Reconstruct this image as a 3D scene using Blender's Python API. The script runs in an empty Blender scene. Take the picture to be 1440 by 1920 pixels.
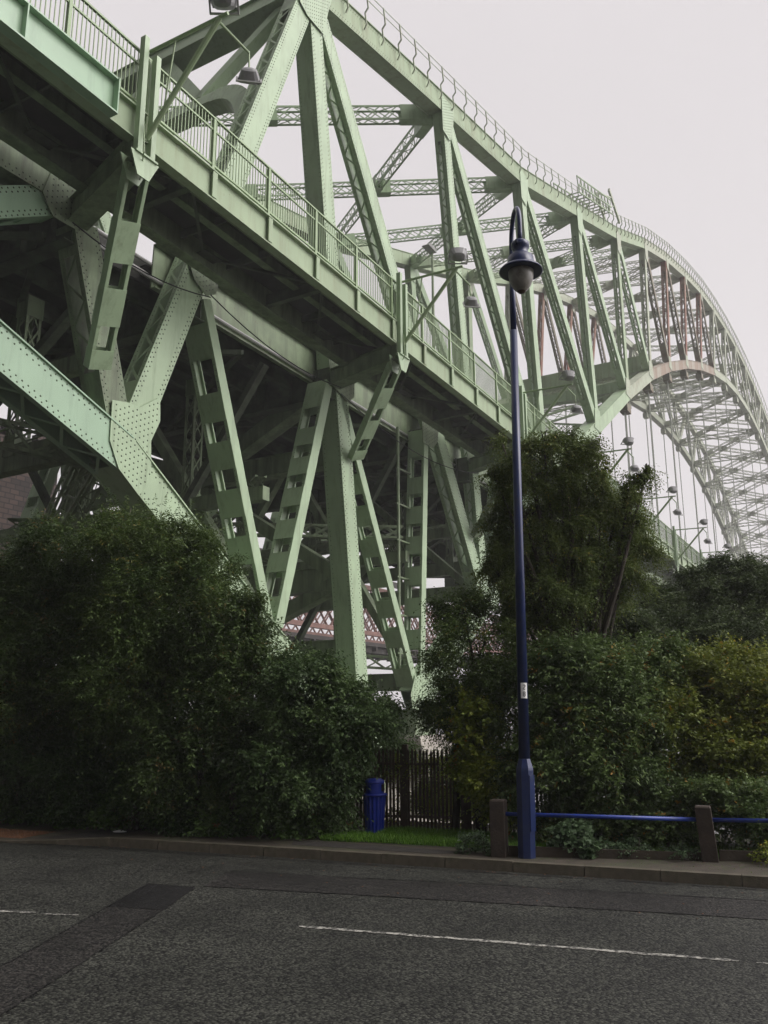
import bpy, math, random
import numpy as np
from mathutils import Vector, Matrix

# ------------------------------------------------------------------ camera, world, sun, exposure
scn = bpy.context.scene
COL = scn.collection
cam_d = bpy.data.cameras.new('camera'); cam = bpy.data.objects.new('camera', cam_d); COL.objects.link(cam)
R_ = Vector((0.506611, -0.862166, -0.003894)); U_ = Vector((-0.195477, -0.119259, 0.97343)); F_ = Vector((0.839723, 0.492389, 0.228951))
m = Matrix.Identity(4)
for i_ in range(3):
    m[i_][0] = R_[i_]; m[i_][1] = U_[i_]; m[i_][2] = -F_[i_]
m[0][3], m[1][3], m[2][3] = 0, 0, 2.0
cam.matrix_world = m
cam_d.sensor_fit = 'VERTICAL'; cam_d.sensor_height = 24; cam_d.sensor_width = 18
cam_d.lens = 1605 / 1920 * 24
cam_d.clip_start = .1; cam_d.clip_end = 4000
scn.camera = cam
scn.view_settings.view_transform = 'Standard'; scn.view_settings.look = 'None'
scn.view_settings.exposure = 0; scn.view_settings.gamma = 1
scn.cycles.volume_bounces = 2
scn.cycles.max_bounces = 6

SUN_DIR = Vector((.22, -1.0, .95)).normalized()       # towards the brighter part of the cloud, behind the camera
elev = math.asin(SUN_DIR.z); az = math.atan2(SUN_DIR.x, SUN_DIR.y)
w_ = bpy.data.worlds.new('World'); scn.world = w_; w_.use_nodes = True
nt = w_.node_tree; nt.nodes.clear()
def nd(t, typ, **k):
    n = t.nodes.new(typ)
    for a, b in k.items(): setattr(n, a, b)
    return n
out = nd(nt, 'ShaderNodeOutputWorld'); bg = nd(nt, 'ShaderNodeBackground')
sky = nd(nt, 'ShaderNodeTexSky', sky_type='NISHITA'); sky.sun_disc = False
sky.sun_elevation = elev; sky.sun_rotation = az
hs = nd(nt, 'ShaderNodeHueSaturation'); hs.inputs['Saturation'].default_value = .04
nt.links.new(sky.outputs[0], hs.inputs['Color'])
# overcast cloud deck: brightest overhead and towards the hidden sun
geo = nd(nt, 'ShaderNodeTexCoord'); sep = nd(nt, 'ShaderNodeSeparateXYZ'); nt.links.new(geo.outputs['Generated'], sep.inputs[0])
dot = nd(nt, 'ShaderNodeVectorMath', operation='DOT_PRODUCT'); dot.inputs[1].default_value = SUN_DIR
nt.links.new(geo.outputs['Generated'], dot.inputs[0])
mr = nd(nt, 'ShaderNodeMapRange'); mr.inputs[1].default_value = .6; mr.inputs[2].default_value = 1; mr.inputs[3].default_value = 7.75; mr.inputs[4].default_value = 50
nt.links.new(dot.outputs['Value'], mr.inputs[0])
nz = nd(nt, 'ShaderNodeTexNoise'); nz.inputs['Scale'].default_value = 1.6; nz.inputs['Detail'].default_value = 3
nt.links.new(geo.outputs['Generated'], nz.inputs['Vector'])
mz = nd(nt, 'ShaderNodeMapRange'); mz.inputs[3].default_value = .93; mz.inputs[4].default_value = 1.06
nt.links.new(nz.outputs[0], mz.inputs[0])
mul = nd(nt, 'ShaderNodeMath', operation='MULTIPLY'); nt.links.new(mr.outputs[0], mul.inputs[0]); nt.links.new(mz.outputs[0], mul.inputs[1])
# unseen sky behind left of the camera dimmed, added to darken left-facing steel
hx = nd(nt, 'ShaderNodeMapRange', interpolation_type='SMOOTHSTEP'); hx.inputs[1].default_value = -.45; hx.inputs[2].default_value = .34; hx.inputs[3].default_value = .09; hx.inputs[4].default_value = 1
nt.links.new(sep.outputs[0], hx.inputs[0])
mul0 = mul; mul = nd(nt, 'ShaderNodeMath', operation='MULTIPLY'); nt.links.new(mul0.outputs[0], mul.inputs[0]); nt.links.new(hx.outputs[0], mul.inputs[1])
cl = nd(nt, 'ShaderNodeMix', data_type='RGBA', blend_type='MULTIPLY'); cl.inputs[0].default_value = 1
cl.inputs[6].default_value = (1.02, .965, .985, 1); nt.links.new(mul.outputs[0], cl.inputs[7])
mx = nd(nt, 'ShaderNodeMix', data_type='RGBA'); mx.inputs[0].default_value = .9
nt.links.new(hs.outputs[0], mx.inputs[6]); nt.links.new(cl.outputs[2], mx.inputs[7])
nt.links.new(mx.outputs[2], bg.inputs[0]); bg.inputs[1].default_value = .105
nt.links.new(bg.outputs[0], out.inputs[0])
sd = bpy.data.lights.new('sun', 'SUN'); sd.energy = 1.5; sd.angle = math.radians(35); sd.color = (1, .97, .92)
sun = bpy.data.objects.new('sun', sd); COL.objects.link(sun)
sun.rotation_euler = SUN_DIR.to_track_quat('Z', 'Y').to_euler()

# ------------------------------------------------------------------ materials
def mat(name, col, rough=.6, var=0, vscale=3, bump=0, bscale=40, metal=0, dirt=None, dscale=2, dlo=.55, dhi=.75, rust=None, spec=.5, streak=False, sss=None):
    M_ = bpy.data.materials.new(name); M_.use_nodes = True; t = M_.node_tree
    b = t.nodes['Principled BSDF']; b.inputs['Roughness'].default_value = rough; b.inputs['Metallic'].default_value = metal
    b.inputs['Specular IOR Level'].default_value = spec
    c4 = (*col, 1); b.inputs['Base Color'].default_value = c4
    tc = nd(t, 'ShaderNodeTexCoord'); src = None
    if var:
        n = nd(t, 'ShaderNodeTexNoise'); n.inputs['Scale'].default_value = vscale; n.inputs['Detail'].default_value = 6
        t.links.new(tc.outputs['Object'], n.inputs['Vector'])
        r = nd(t, 'ShaderNodeMapRange'); r.inputs[1].default_value = .3; r.inputs[2].default_value = .7
        r.inputs[3].default_value = 1 - var; r.inputs[4].default_value = 1 + var; t.links.new(n.outputs[0], r.inputs[0])
        mm = nd(t, 'ShaderNodeMix', data_type='RGBA', blend_type='MULTIPLY'); mm.inputs[0].default_value = 1; mm.inputs[6].default_value = c4
        t.links.new(r.outputs[0], mm.inputs[7]); src = mm.outputs[2]
    if dirt:
        n = nd(t, 'ShaderNodeTexNoise'); n.inputs['Scale'].default_value = dscale; n.inputs['Detail'].default_value = 8; n.inputs['Roughness'].default_value = .7
        if streak:
            mp = nd(t, 'ShaderNodeMapping'); mp.inputs['Scale'].default_value = (2.2, 2.2, .25); t.links.new(tc.outputs['Object'], mp.inputs[0]); t.links.new(mp.outputs[0], n.inputs['Vector'])
        else: t.links.new(tc.outputs['Object'], n.inputs['Vector'])
        r = nd(t, 'ShaderNodeMapRange'); r.inputs[1].default_value = dlo; r.inputs[2].default_value = dhi; t.links.new(n.outputs[0], r.inputs[0])
        mm = nd(t, 'ShaderNodeMix', data_type='RGBA'); t.links.new(r.outputs[0], mm.inputs[0])
        if src: t.links.new(src, mm.inputs[6])
        else: mm.inputs[6].default_value = c4
        mm.inputs[7].default_value = (*dirt, 1); src = mm.outputs[2]
    if rust:
        n = nd(t, 'ShaderNodeTexNoise'); n.inputs['Scale'].default_value = 5; n.inputs['Detail'].default_value = 9; n.inputs['Roughness'].default_value = .75; t.links.new(tc.outputs['Object'], n.inputs['Vector'])
        r = nd(t, 'ShaderNodeMapRange'); r.inputs[1].default_value = rust; r.inputs[2].default_value = rust + .05; r.inputs[4].default_value = .8; t.links.new(n.outputs[0], r.inputs[0])
        mm = nd(t, 'ShaderNodeMix', data_type='RGBA'); t.links.new(r.outputs[0], mm.inputs[0])
        if src: t.links.new(src, mm.inputs[6])
        else: mm.inputs[6].default_value = c4
        mm.inputs[7].default_value = (.12, .085, .045, 1); src = mm.outputs[2]
    if src: t.links.new(src, b.inputs['Base Color'])
    if bump:
        n = nd(t, 'ShaderNodeTexNoise'); n.inputs['Scale'].default_value = bscale; n.inputs['Detail'].default_value = 5
        t.links.new(tc.outputs['Object'], n.inputs['Vector'])
        bp = nd(t, 'ShaderNodeBump'); bp.inputs['Strength'].default_value = bump; bp.inputs['Distance'].default_value = .02
        t.links.new(n.outputs[0], bp.inputs['Height']); t.links.new(bp.outputs[0], b.inputs['Normal'])
    return M_
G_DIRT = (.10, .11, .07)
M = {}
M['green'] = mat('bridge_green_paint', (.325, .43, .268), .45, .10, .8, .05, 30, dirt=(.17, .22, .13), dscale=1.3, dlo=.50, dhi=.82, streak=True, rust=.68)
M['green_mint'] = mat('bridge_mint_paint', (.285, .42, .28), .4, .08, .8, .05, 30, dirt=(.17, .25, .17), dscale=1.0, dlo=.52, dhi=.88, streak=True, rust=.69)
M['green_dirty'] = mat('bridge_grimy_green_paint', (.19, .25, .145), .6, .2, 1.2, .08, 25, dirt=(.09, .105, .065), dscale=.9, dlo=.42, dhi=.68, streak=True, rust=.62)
M['rivet'] = mat('rivet_dark_paint', (.075, .10, .06), .6)  # dark tone stands for dirt and shadow at the rivet heads
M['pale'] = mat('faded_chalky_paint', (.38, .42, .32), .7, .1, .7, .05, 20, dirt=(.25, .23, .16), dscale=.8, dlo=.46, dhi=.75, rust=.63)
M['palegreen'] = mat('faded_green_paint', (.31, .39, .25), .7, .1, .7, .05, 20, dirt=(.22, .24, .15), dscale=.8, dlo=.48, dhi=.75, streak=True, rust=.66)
M['rust'] = mat('rust_stained_paint', (.26, .18, .13), .8, .2, .7, .1, 20, dirt=(.22, .07, .045), dscale=.5, dlo=.42, dhi=.62)
M['brown'] = mat('brown_weathered_paint', (.20, .19, .14), .8, .15, .7, .1, 20, dirt=(.14, .09, .06), dscale=.6, dlo=.45, dhi=.7)
M['pinkish'] = mat('pink_stained_chord_paint', (.36, .34, .28), .8, .1, .4, .05, 20, dirt=(.27, .20, .15), dscale=.3, dlo=.4, dhi=.6, streak=True)
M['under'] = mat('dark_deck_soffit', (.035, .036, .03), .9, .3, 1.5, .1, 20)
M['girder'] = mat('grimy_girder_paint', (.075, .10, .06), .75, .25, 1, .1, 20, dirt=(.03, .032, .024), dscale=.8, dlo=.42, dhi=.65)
M['rail'] = mat('railing_green_paint', (.26, .35, .19), .5, .1, 3)
M['cable'] = mat('hanger_cable', (.3, .32, .27), .6)
M['grey_metal'] = mat('grey_galvanised_metal', (.32, .32, .31), .45, .15, 4, 0, 30, metal=.3)
M['lamp_housing'] = mat('floodlight_housing', (.20, .20, .20), .5, .12, 5)
M['glass_dull'] = mat('floodlight_glass', (.2, .21, .22), .15)
M['blue_post'] = mat('dark_blue_gloss_paint', (.009, .019, .075), .3, .12, 4, .03, 12, dirt=(.03, .04, .07), dscale=5, dlo=.5, dhi=.8, rust=.7)
M['blue_rail'] = mat('bright_blue_gloss_paint', (.010, .035, .24), .4, .15, 4, dirt=(.03, .04, .1), dscale=6, dlo=.5, dhi=.8, rust=.7)
M['blue_bin'] = mat('royal_blue_plastic', (.008, .032, .34), .42, .12, 6, .02, 20, dirt=(.02, .03, .09), dscale=9, dlo=.6, dhi=.8)
M['black'] = mat('dark_opening', (.008, .008, .01), .8)
M['lamp_glass'] = mat('grimy_lamp_glass', (.20, .19, .165), .3, .2, 8, dirt=(.06, .045, .03), dscale=6, dlo=.5, dhi=.7)
M['lamp_tip'] = mat('brown_lamp_residue', (.05, .028, .015), .6)
M['white_label'] = mat('white_label', (.7, .7, .68), .5)
M['ink'] = mat('black_ink', (.01, .01, .01), .6)
M['wood'] = mat('dark_stained_timber', (.05, .036, .027), .85, .3, 6, .3, 30, dirt=(.06, .055, .035), dscale=5, dlo=.55, dhi=.75, streak=True)
M['wood_board'] = mat('weathered_edging_board', (.045, .035, .024), .9, .3, 5, .3, 30)
M['fence'] = mat('rusty_palisade_steel', (.085, .062, .042), .85, .35, 4, .1, 30, dirt=(.10, .085, .06), dscale=7, dlo=.5, dhi=.7)
M['stone'] = mat('pier_stone', (.30, .28, .24), .9, .2, 1.5, .3, 8, dirt=(.12, .10, .08), dscale=1, dlo=.5, dhi=.7)
M['bark'] = mat('dark_bark', (.035, .028, .02), .95, .3, 8, .4, 30)
M['birch_bark'] = mat('birch_bark', (.18, .17, .14), .9, .3, 6, .3, 30, dirt=(.04, .035, .03), dscale=5, dlo=.5, dhi=.6)
M['litter'] = mat('white_litter', (.6, .6, .6), .6)
M['truss_red'] = mat('red_brown_railway_paint', (.26, .15, .125), .8, .2, 1)
M['deck_brown'] = mat('dark_railway_deck', (.06, .055, .05), .9, .2, 1)
M['line'] = None

def asphalt(name, c1, c2, rough, scale=70):
    M_ = bpy.data.materials.new(name); M_.use_nodes = True; t = M_.node_tree; b = t.nodes['Principled BSDF']; b.inputs['Specular IOR Level'].default_value = .3
    tc = nd(t, 'ShaderNodeTexCoord')
    v = nd(t, 'ShaderNodeTexVoronoi'); v.inputs['Scale'].default_value = scale; t.links.new(tc.outputs['Object'], v.inputs['Vector'])
    r = nd(t, 'ShaderNodeMapRange'); r.inputs[1].default_value = .25; r.inputs[2].default_value = .75; t.links.new(v.outputs['Color'], r.inputs[0])
    rp = nd(t, 'ShaderNodeMix', data_type='RGBA'); rp.inputs[6].default_value = (*c1, 1); rp.inputs[7].default_value = (*c2, 1); t.links.new(r.outputs[0], rp.inputs[0])
    n = nd(t, 'ShaderNodeTexNoise'); n.inputs['Scale'].default_value = .9; n.inputs['Detail'].default_value = 7; n.inputs['Roughness'].default_value = .65
    t.links.new(tc.outputs['Object'], n.inputs['Vector'])
    r2 = nd(t, 'ShaderNodeMapRange'); r2.inputs[1].default_value = .3; r2.inputs[2].default_value = .7; r2.inputs[3].default_value = .55; r2.inputs[4].default_value = 1.4; t.links.new(n.outputs[0], r2.inputs[0])
    mm = nd(t, 'ShaderNodeMix', data_type='RGBA', blend_type='MULTIPLY'); mm.inputs[0].default_value = 1
    t.links.new(rp.outputs[2], mm.inputs[6]); t.links.new(r2.outputs[0], mm.inputs[7])
    # dark gaps between the chippings
    r4 = nd(t, 'ShaderNodeMapRange'); r4.inputs[1].default_value = .25; r4.inputs[2].default_value = .75; r4.inputs[3].default_value = 1.15; r4.inputs[4].default_value = .35
    t.links.new(v.outputs['Distance'], r4.inputs[0])
    m5 = nd(t, 'ShaderNodeMix', data_type='RGBA', blend_type='MULTIPLY'); m5.inputs[0].default_value = 1
    t.links.new(mm.outputs[2], m5.inputs[6]); t.links.new(r4.outputs[0], m5.inputs[7])
    t.links.new(m5.outputs[2], b.inputs['Base Color'])
    r3 = nd(t, 'ShaderNodeMapRange'); r3.inputs[3].default_value = rough - .12; r3.inputs[4].default_value = rough + .15; t.links.new(n.outputs[0], r3.inputs[0]); t.links.new(r3.outputs[0], b.inputs['Roughness'])
    bp = nd(t, 'ShaderNodeBump'); bp.inputs['Strength'].default_value = .8; bp.inputs['Distance'].default_value = .006; bp.invert = True
    t.links.new(v.outputs['Distance'], bp.inputs['Height']); t.links.new(bp.outputs[0], b.inputs['Normal'])
    return M_
M['asphalt'] = asphalt('worn_asphalt', (.005, .005, .004), (.054, .056, .045), .68, 46)
M['asphalt_dark'] = asphalt('patched_asphalt', (.005, .005, .005), (.03, .03, .026), .65, 46)
M['asphalt_patch'] = asphalt('fresh_asphalt_patch', (.003, .003, .003), (.013, .012, .012), .6, 46)
M['asphalt_strip'] = asphalt('trench_asphalt', (.0045, .0043, .004), (.038, .035, .031), .62, 46)
M['pavement'] = mat('mossy_tarmac_pavement', (.050, .040, .028), .8, .3, 5, .5, 90, dirt=(.045, .055, .02), dscale=1.4, dlo=.48, dhi=.7)
M['pavement_dark'] = mat('dark_tarmac_patch', (.028, .024, .02), .8, .3, 5, .5, 90)
M['kerb'] = mat('mossy_concrete_kerb', (.085, .072, .05), .85, .25, 6, .4, 60, dirt=(.04, .04, .02), dscale=2.5, dlo=.5, dhi=.72)
M['tactile'] = mat('orange_tactile_paving', (.15, .065, .028), .8, .3, 8, .2, 60, dirt=(.05, .035, .02), dscale=4, dlo=.5, dhi=.7)
M['soil'] = mat('dark_soil', (.03, .025, .016), .95, .3, 3, .4, 30, dirt=(.03, .04, .015), dscale=2, dlo=.45, dhi=.65)
M['river'] = mat('grey_river_water', (.10, .10, .09), .12, .1, .1)
M['grass'] = None

def leafmat(name, c1, c2, c3=None, third=.93):
    M_ = bpy.data.materials.new(name); M_.use_nodes = True; t = M_.node_tree; b = t.nodes['Principled BSDF']
    b.inputs['Roughness'].default_value = .5; b.inputs['Specular IOR Level'].default_value = .2
    at = nd(t, 'ShaderNodeAttribute'); at.attribute_name = 'tint'
    cr = nd(t, 'ShaderNodeValToRGB'); e = cr.color_ramp.elements
    e[0].position = 0; e[0].color = (*c1, 1); e[1].position = third - .12; e[1].color = (*c2, 1)
    if c3: k = e.new(third); k.color = (*c3, 1)
    t.links.new(at.outputs['Fac'], cr.inputs[0]); t.links.new(cr.outputs[0], b.inputs['Base Color'])
    tr = nd(t, 'ShaderNodeBsdfTranslucent'); t.links.new(cr.outputs[0], tr.inputs[0])
    ms = nd(t, 'ShaderNodeMixShader'); ms.inputs[0].default_value = .3
    t.links.new(b.outputs[0], ms.inputs[1]); t.links.new(tr.outputs[0], ms.inputs[2])
    t.links.new(ms.outputs[0], t.nodes['Material Output'].inputs[0])
    return M_
L = {
 'ash': leafmat('dark_ash_leaves', (0.031, 0.053, 0.016), (0.084, 0.127, 0.035), (0.155, 0.113, 0.035)),
 'shrub': leafmat('shrub_leaves', (0.037, 0.065, 0.019), (0.105, 0.154, 0.039), (0.182, 0.160, 0.035)),
 'privet': leafmat('glossy_hedge_leaves', (0.034, 0.062, 0.022), (0.105, 0.160, 0.054)),
 'low': leafmat('low_hedge_leaves', (0.025, 0.051, 0.018), (0.077, 0.133, 0.041)),
 'bramble': leafmat('bramble_leaves', (0.049, 0.094, 0.026), (0.141, 0.240, 0.060), (0.200, 0.085, 0.039)),
 'birch': leafmat('birch_leaves', (0.056, 0.085, 0.021), (0.147, 0.189, 0.046), (0.250, 0.223, 0.039)),
 'blue': leafmat('dusky_green_leaves', (.034, .052, .022), (.10, .135, .05)),
 'gold': leafmat('turning_yellow_green_leaves', (0.075, 0.103, 0.020), (0.192, 0.223, 0.037), (0.333, 0.205, 0.026)),
 'maple': leafmat('yellow_green_maple_leaves', (0.100, 0.145, 0.020), (0.250, 0.290, 0.039), (0.333, 0.171, 0.026)),
 'laurel': leafmat('broad_dark_leaves', (0.044, 0.077, 0.024), (0.125, 0.179, 0.053), (0.267, 0.155, 0.026)),
 'ivy': leafmat('grey_green_mallow_leaves', (.05, .085, .04), (.12, .18, .09)),
 'grass': leafmat('green_grass_blades', (.065, .15, .018), (.16, .31, .04)),
}

# ------------------------------------------------------------------ mesh helpers
class MB:
    """collects boxes, bars, tubes and plates; build() links them as one mesh object"""
    def __init__(s): s.v = []; s.f = []; s.mi = []
    def add(s, vs, fs, mi=0):
        o = len(s.v); s.v += [tuple(v) for v in vs]
        for f in fs: s.f.append(tuple(i + o for i in f)); s.mi.append(mi)
    def obox(s, c, ax, ay, az, mi=0):
        c, ax, ay, az = Vector(c), Vector(ax), Vector(ay), Vector(az)
        vs = [c + ax * i + ay * j + az * k for k in (-1, 1) for j in (-1, 1) for i in (-1, 1)]
        s.add(vs, [(0, 2, 3, 1), (4, 5, 7, 6), (0, 1, 5, 4), (2, 6, 7, 3), (0, 4, 6, 2), (1, 3, 7, 5)], mi)
    def box(s, x0, x1, y0, y1, z0, z1, mi=0):
        s.obox(((x0 + x1) / 2, (y0 + y1) / 2, (z0 + z1) / 2), ((x1 - x0) / 2, 0, 0), (0, (y1 - y0) / 2, 0), (0, 0, (z1 - z0) / 2), mi)
    def bar(s, p, q, w, h, up=(0, 0, 1), mi=0):
        p, q = Vector(p), Vector(q); d = (q - p)
        if d.length < 1e-6: return
        dn = d.normalized(); u = Vector(up); sd = dn.cross(u)
        if sd.length < 1e-4: sd = dn.cross(Vector((0, 1, 0)))
        sd.normalize(); u = sd.cross(dn)
        s.obox((p + q) / 2, d / 2, sd * (w / 2), u * (h / 2), mi)
    def prism(s, pts, y0, y1, mi=0):
        """polygon in x,z extruded between y0 and y1"""
        n = len(pts); vs = [(x, y0, z) for x, z in pts] + [(x, y1, z) for x, z in pts]
        s.add(vs, [tuple(range(n)), tuple(range(2 * n - 1, n - 1, -1))] + [(i, i + n, (i + 1) % n + n, (i + 1) % n) for i in range(n)], mi)
    def tube(s, pts, r, n=8, mi=0, caps=True):
        pts = [Vector(p) for p in pts]; rs = r if isinstance(r, (list, tuple)) else [r] * len(pts)
        ref = None; o = len(s.v)
        for i, p in enumerate(pts):
            d = (pts[min(i + 1, len(pts) - 1)] - pts[max(i - 1, 0)]).normalized()
            if ref is None: ref = d.orthogonal().normalized()
            a = (ref - d * ref.dot(d)).normalized(); ref = a; b = d.cross(a)
            for k in range(n):
                t = 2 * math.pi * k / n; s.v.append(tuple(p + a * math.cos(t) * rs[i] + b * math.sin(t) * rs[i]))
        for i in range(len(pts) - 1):
            for k in range(n):
                s.f.append((o + i * n + k, o + i * n + (k + 1) % n, o + (i + 1) * n + (k + 1) % n, o + (i + 1) * n + k)); s.mi.append(mi)
        if caps:
            s.f.append(tuple(o + k for k in range(n))[::-1]); s.mi.append(mi)
            s.f.append(tuple(o + (len(pts) - 1) * n + k for k in range(n))); s.mi.append(mi)
    def lathe(s, c, prof, n=24, mi=0):
        c = Vector(c); o = len(s.v)
        for r, z in prof:
            for k in range(n):
                t = 2 * math.pi * k / n; s.v.append((c.x + r * math.cos(t), c.y + r * math.sin(t), c.z + z))
        for i in range(len(prof) - 1):
            for k in range(n):
                s.f.append((o + i * n + k, o + i * n + (k + 1) % n, o + (i + 1) * n + (k + 1) % n, o + (i + 1) * n + k)); s.mi.append(mi)
    def rivet(s, c, nrm, r=.036, h=.022, mi=1):
        c, nn = Vector(c), Vector(nrm).normalized(); a = nn.orthogonal().normalized(); b = nn.cross(a)
        vs = [c + (a * math.cos(t) + b * math.sin(t)) * r for t in (0, 1.257, 2.513, 3.77, 5.027)] + [c + nn * h]
        s.add(vs, [(i, (i + 1) % 5, 5) for i in range(5)], mi)
    def build(s, name, mats, parent=None, smooth=False, recenter=True):
        me = bpy.data.meshes.new(name)
        v = s.v; off = Vector((0, 0, 0))
        if recenter and v:
            a = np.array(v); off = Vector(((a[:, 0].min() + a[:, 0].max()) / 2, (a[:, 1].min() + a[:, 1].max()) / 2, a[:, 2].min())); v = (a - np.array(off)).tolist()
        me.from_pydata(v, [], s.f)
        for m_ in (mats if isinstance(mats, (list, tuple)) else [mats]): me.materials.append(m_)
        me.polygons.foreach_set('material_index', s.mi)
        if smooth: me.polygons.foreach_set('use_smooth', [True] * len(s.f))
        me.update()
        o = bpy.data.objects.new(name, me); COL.objects.link(o); o.location = off
        if parent: 
            o.parent = parent; o.location = off - Vector(parent.location) if parent.parent is None else off - world_loc(parent)
        return o
def world_loc(o):
    p = Vector(o.location)
    while o.parent: o = o.parent; p += Vector(o.location)
    return p
def tag(o, label=None, cat=None, group=None, kind=None):
    for k, v in (('label', label), ('category', cat), ('group', group), ('kind', kind)):
        if v: o[k] = v
    return o
def empty(name, loc, label, cat, group=None):
    o = bpy.data.objects.new(name, None); COL.objects.link(o); o.location = loc; o.empty_display_size = .3
    return tag(o, label, cat, group)
def copy_obj(o, parent, dloc=(0, 0, 0)):
    c = o.copy(); COL.objects.link(c); c.parent = parent; c.location = Vector(o.location) + Vector(dloc); return c
def struct(o): o['kind'] = 'structure'; return o

# ------------------------------------------------------------------ the steel arch bridge
D = 21.19; W = 18.4
NR = (40.1, 2.6)
TN = {0: (29.4, 38.0), 1: (44.4, 41.3), 2: (58.5, 44.3), 3: (73.8, 49.6), 4: (88.8, 54.9), 5: (103.1, 60.9), 6: (116.8, 65.7), 7: (131.2, 69.9), 8: (145.4, 73.4), 9: (158.9, 75.8), 10: (172.5, 77.6), 11: (186.1, 78.8), 12: (199.8, 79.4)}
BN = {0: (34.6, .75), 1: (48.8, 8.65), 2: (61.2, 19.3), 3: (76.1, 28.1), 4: (88.8, 35.6), 5: (100.8, 42.0), 6: (113.0, 47.5), 7: (125.8, 52.5), 8: (139.3, 57.0), 9: (152.9, 60.9), 10: (166.6, 64.1), 11: (181.5, 66.5), 12: (198.5, 67.8)}
AX = 206.5
for k in range(13, 26):
    x, z = TN[25 - k]; TN[k] = (2 * AX - x, z); x, z = BN[25 - k]; BN[k] = (2 * AX - x, z)
BRIDGE = empty('arch_bridge', (34.6, D + W / 2, 0), 'pale green riveted steel arch bridge striding over the trees on latticed trusses', 'bridge')
def zt(x):                                     # level of the walkway kerb, falling gently away from the camera
    return 19.45 - .03 * (min(x, 75) - 14) - .012 * max(0, x - 75)
def axes(p0, p1):
    d = Vector((p1[0] - p0[0], 0, p1[1] - p0[1])); Ln = d.length; d.normalize(); n = Vector((-d.z, 0, d.x)); return d, n, Ln
def truss_member(name, p0, p1, w, dp, kind, mats, y0=D, near=False, t0=0, t1=0, fl=.16, pitch=None, capl=(1.2, 1.2), rv=.22):
    """plates parallel to the truss plane, joined on both sides by lacing, battens or a web"""
    mb = MB(); d, n, Ln = axes(p0, p1); P0 = Vector((p0[0], 0, p0[1])) + d * t0; Ln2 = Ln - t0 - t1; P1 = P0 + d * Ln2
    c = (P0 + P1) / 2; yf, yb = y0 + .03, y0 + dp - .03
    pt = .05 if near else .08
    for yy in (yf, yb): mb.obox(c + Vector((0, yy, 0)), d * (Ln2 / 2), n * (w / 2), Vector((0, pt / 2, 0)))
    iy0, iy1 = yf + pt / 2, yb - pt / 2
    if kind == 'box':
        for sg in (-1, 1): mb.obox(c + n * sg * (w / 2 - .04) + Vector((0, (iy0 + iy1) / 2, 0)), d * (Ln2 / 2), n * .03, Vector((0, (iy1 - iy0) / 2, 0)))
    else:
        for sg in (-1, 1):
            e = n * sg * (w / 2 - .035)
            for ya, yb_ in ((iy0, iy0 + fl), (iy1 - fl, iy1)):
                mb.obox(c + e + Vector((0, (ya + yb_) / 2, 0)), d * (Ln2 / 2), n * .025, Vector((0, (yb_ - ya) / 2, 0)))
            for s_, ln in ((0, capl[0]), (1, capl[1])):        # solid tie plates at the ends
                if ln > 0:
                    cc = (P0 + d * ln / 2) if s_ == 0 else (P1 - d * ln / 2)
                    mb.obox(cc + n * sg * (w / 2 - .007) + Vector((0, (iy0 + iy1) / 2, 0)), d * (ln / 2), n * .008, Vector((0, (iy1 - iy0) / 2 - .01, 0)))
            a, b = capl[0], Ln2 - capl[1]
            if kind == 'lace':
                pi = pitch or (iy1 - iy0) * 1.0; N = max(1, round((b - a) / pi)); st = (b - a) / N
                for i in range(N):
                    q0 = P0 + d * (a + i * st); q1 = P0 + d * (a + (i + 1) * st)
                    ya, yb_ = (iy0 + .06, iy1 - .06) if i % 2 == 0 else (iy1 - .06, iy0 + .06)
                    mb.bar(q0 + n * sg * (w / 2 - .004) + Vector((0, ya, 0)), q1 + n * sg * (w / 2 - .004) + Vector((0, yb_, 0)), .09 if near else .085, .016, up=n)
            elif kind == 'batten':
                pi = pitch or 1.75; N = max(1, round((b - a) / pi)); st = (b - a) / N
                for i in range(1, N):
                    cc = P0 + d * (a + i * st)
                    mb.obox(cc + n * sg * (w / 2 + .004) + Vector((0, (yf + yb) / 2, 0)), d * (st * .29), n * .012, Vector((0, (yb - yf) / 2 + .02, 0)))
                    if near and sg * n.x < 0 or near and sg * n.z < 0:
                        pass
    if near:                                             # rows of rivets on the two visible faces
        N = int(Ln2 / rv); yq = yf - pt / 2 - .001
        side = n if n.x < 0 else -n
        for i in range(N):
            s0 = (i + .5) * rv; o_ = (.5 * rv if i % 2 else 0)
            for q in (() if kind == 'batten' else (-w / 2 + .07, w / 2 - .07)):
                mb.rivet(P0 + d * s0 + n * q + Vector((0, yq, 0)), (0, -1, 0))
            if kind != 'batten' and w > .8:
                for q in (-w / 2 + .19, w / 2 - .19): mb.rivet(P0 + d * (s0 + rv / 2) + n * q + Vector((0, yq, 0)), (0, -1, 0))
            off = w / 2 - .01 if kind != 'box' else w / 2
            if kind == 'box': off = w / 2 - .008
            for y_ in (iy0 + .06, iy1 - .06): mb.rivet(P0 + d * s0 + side * off + Vector((0, y_, 0)), side, r=.024)
    return mb.build(name, mats, BRIDGE)
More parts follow.
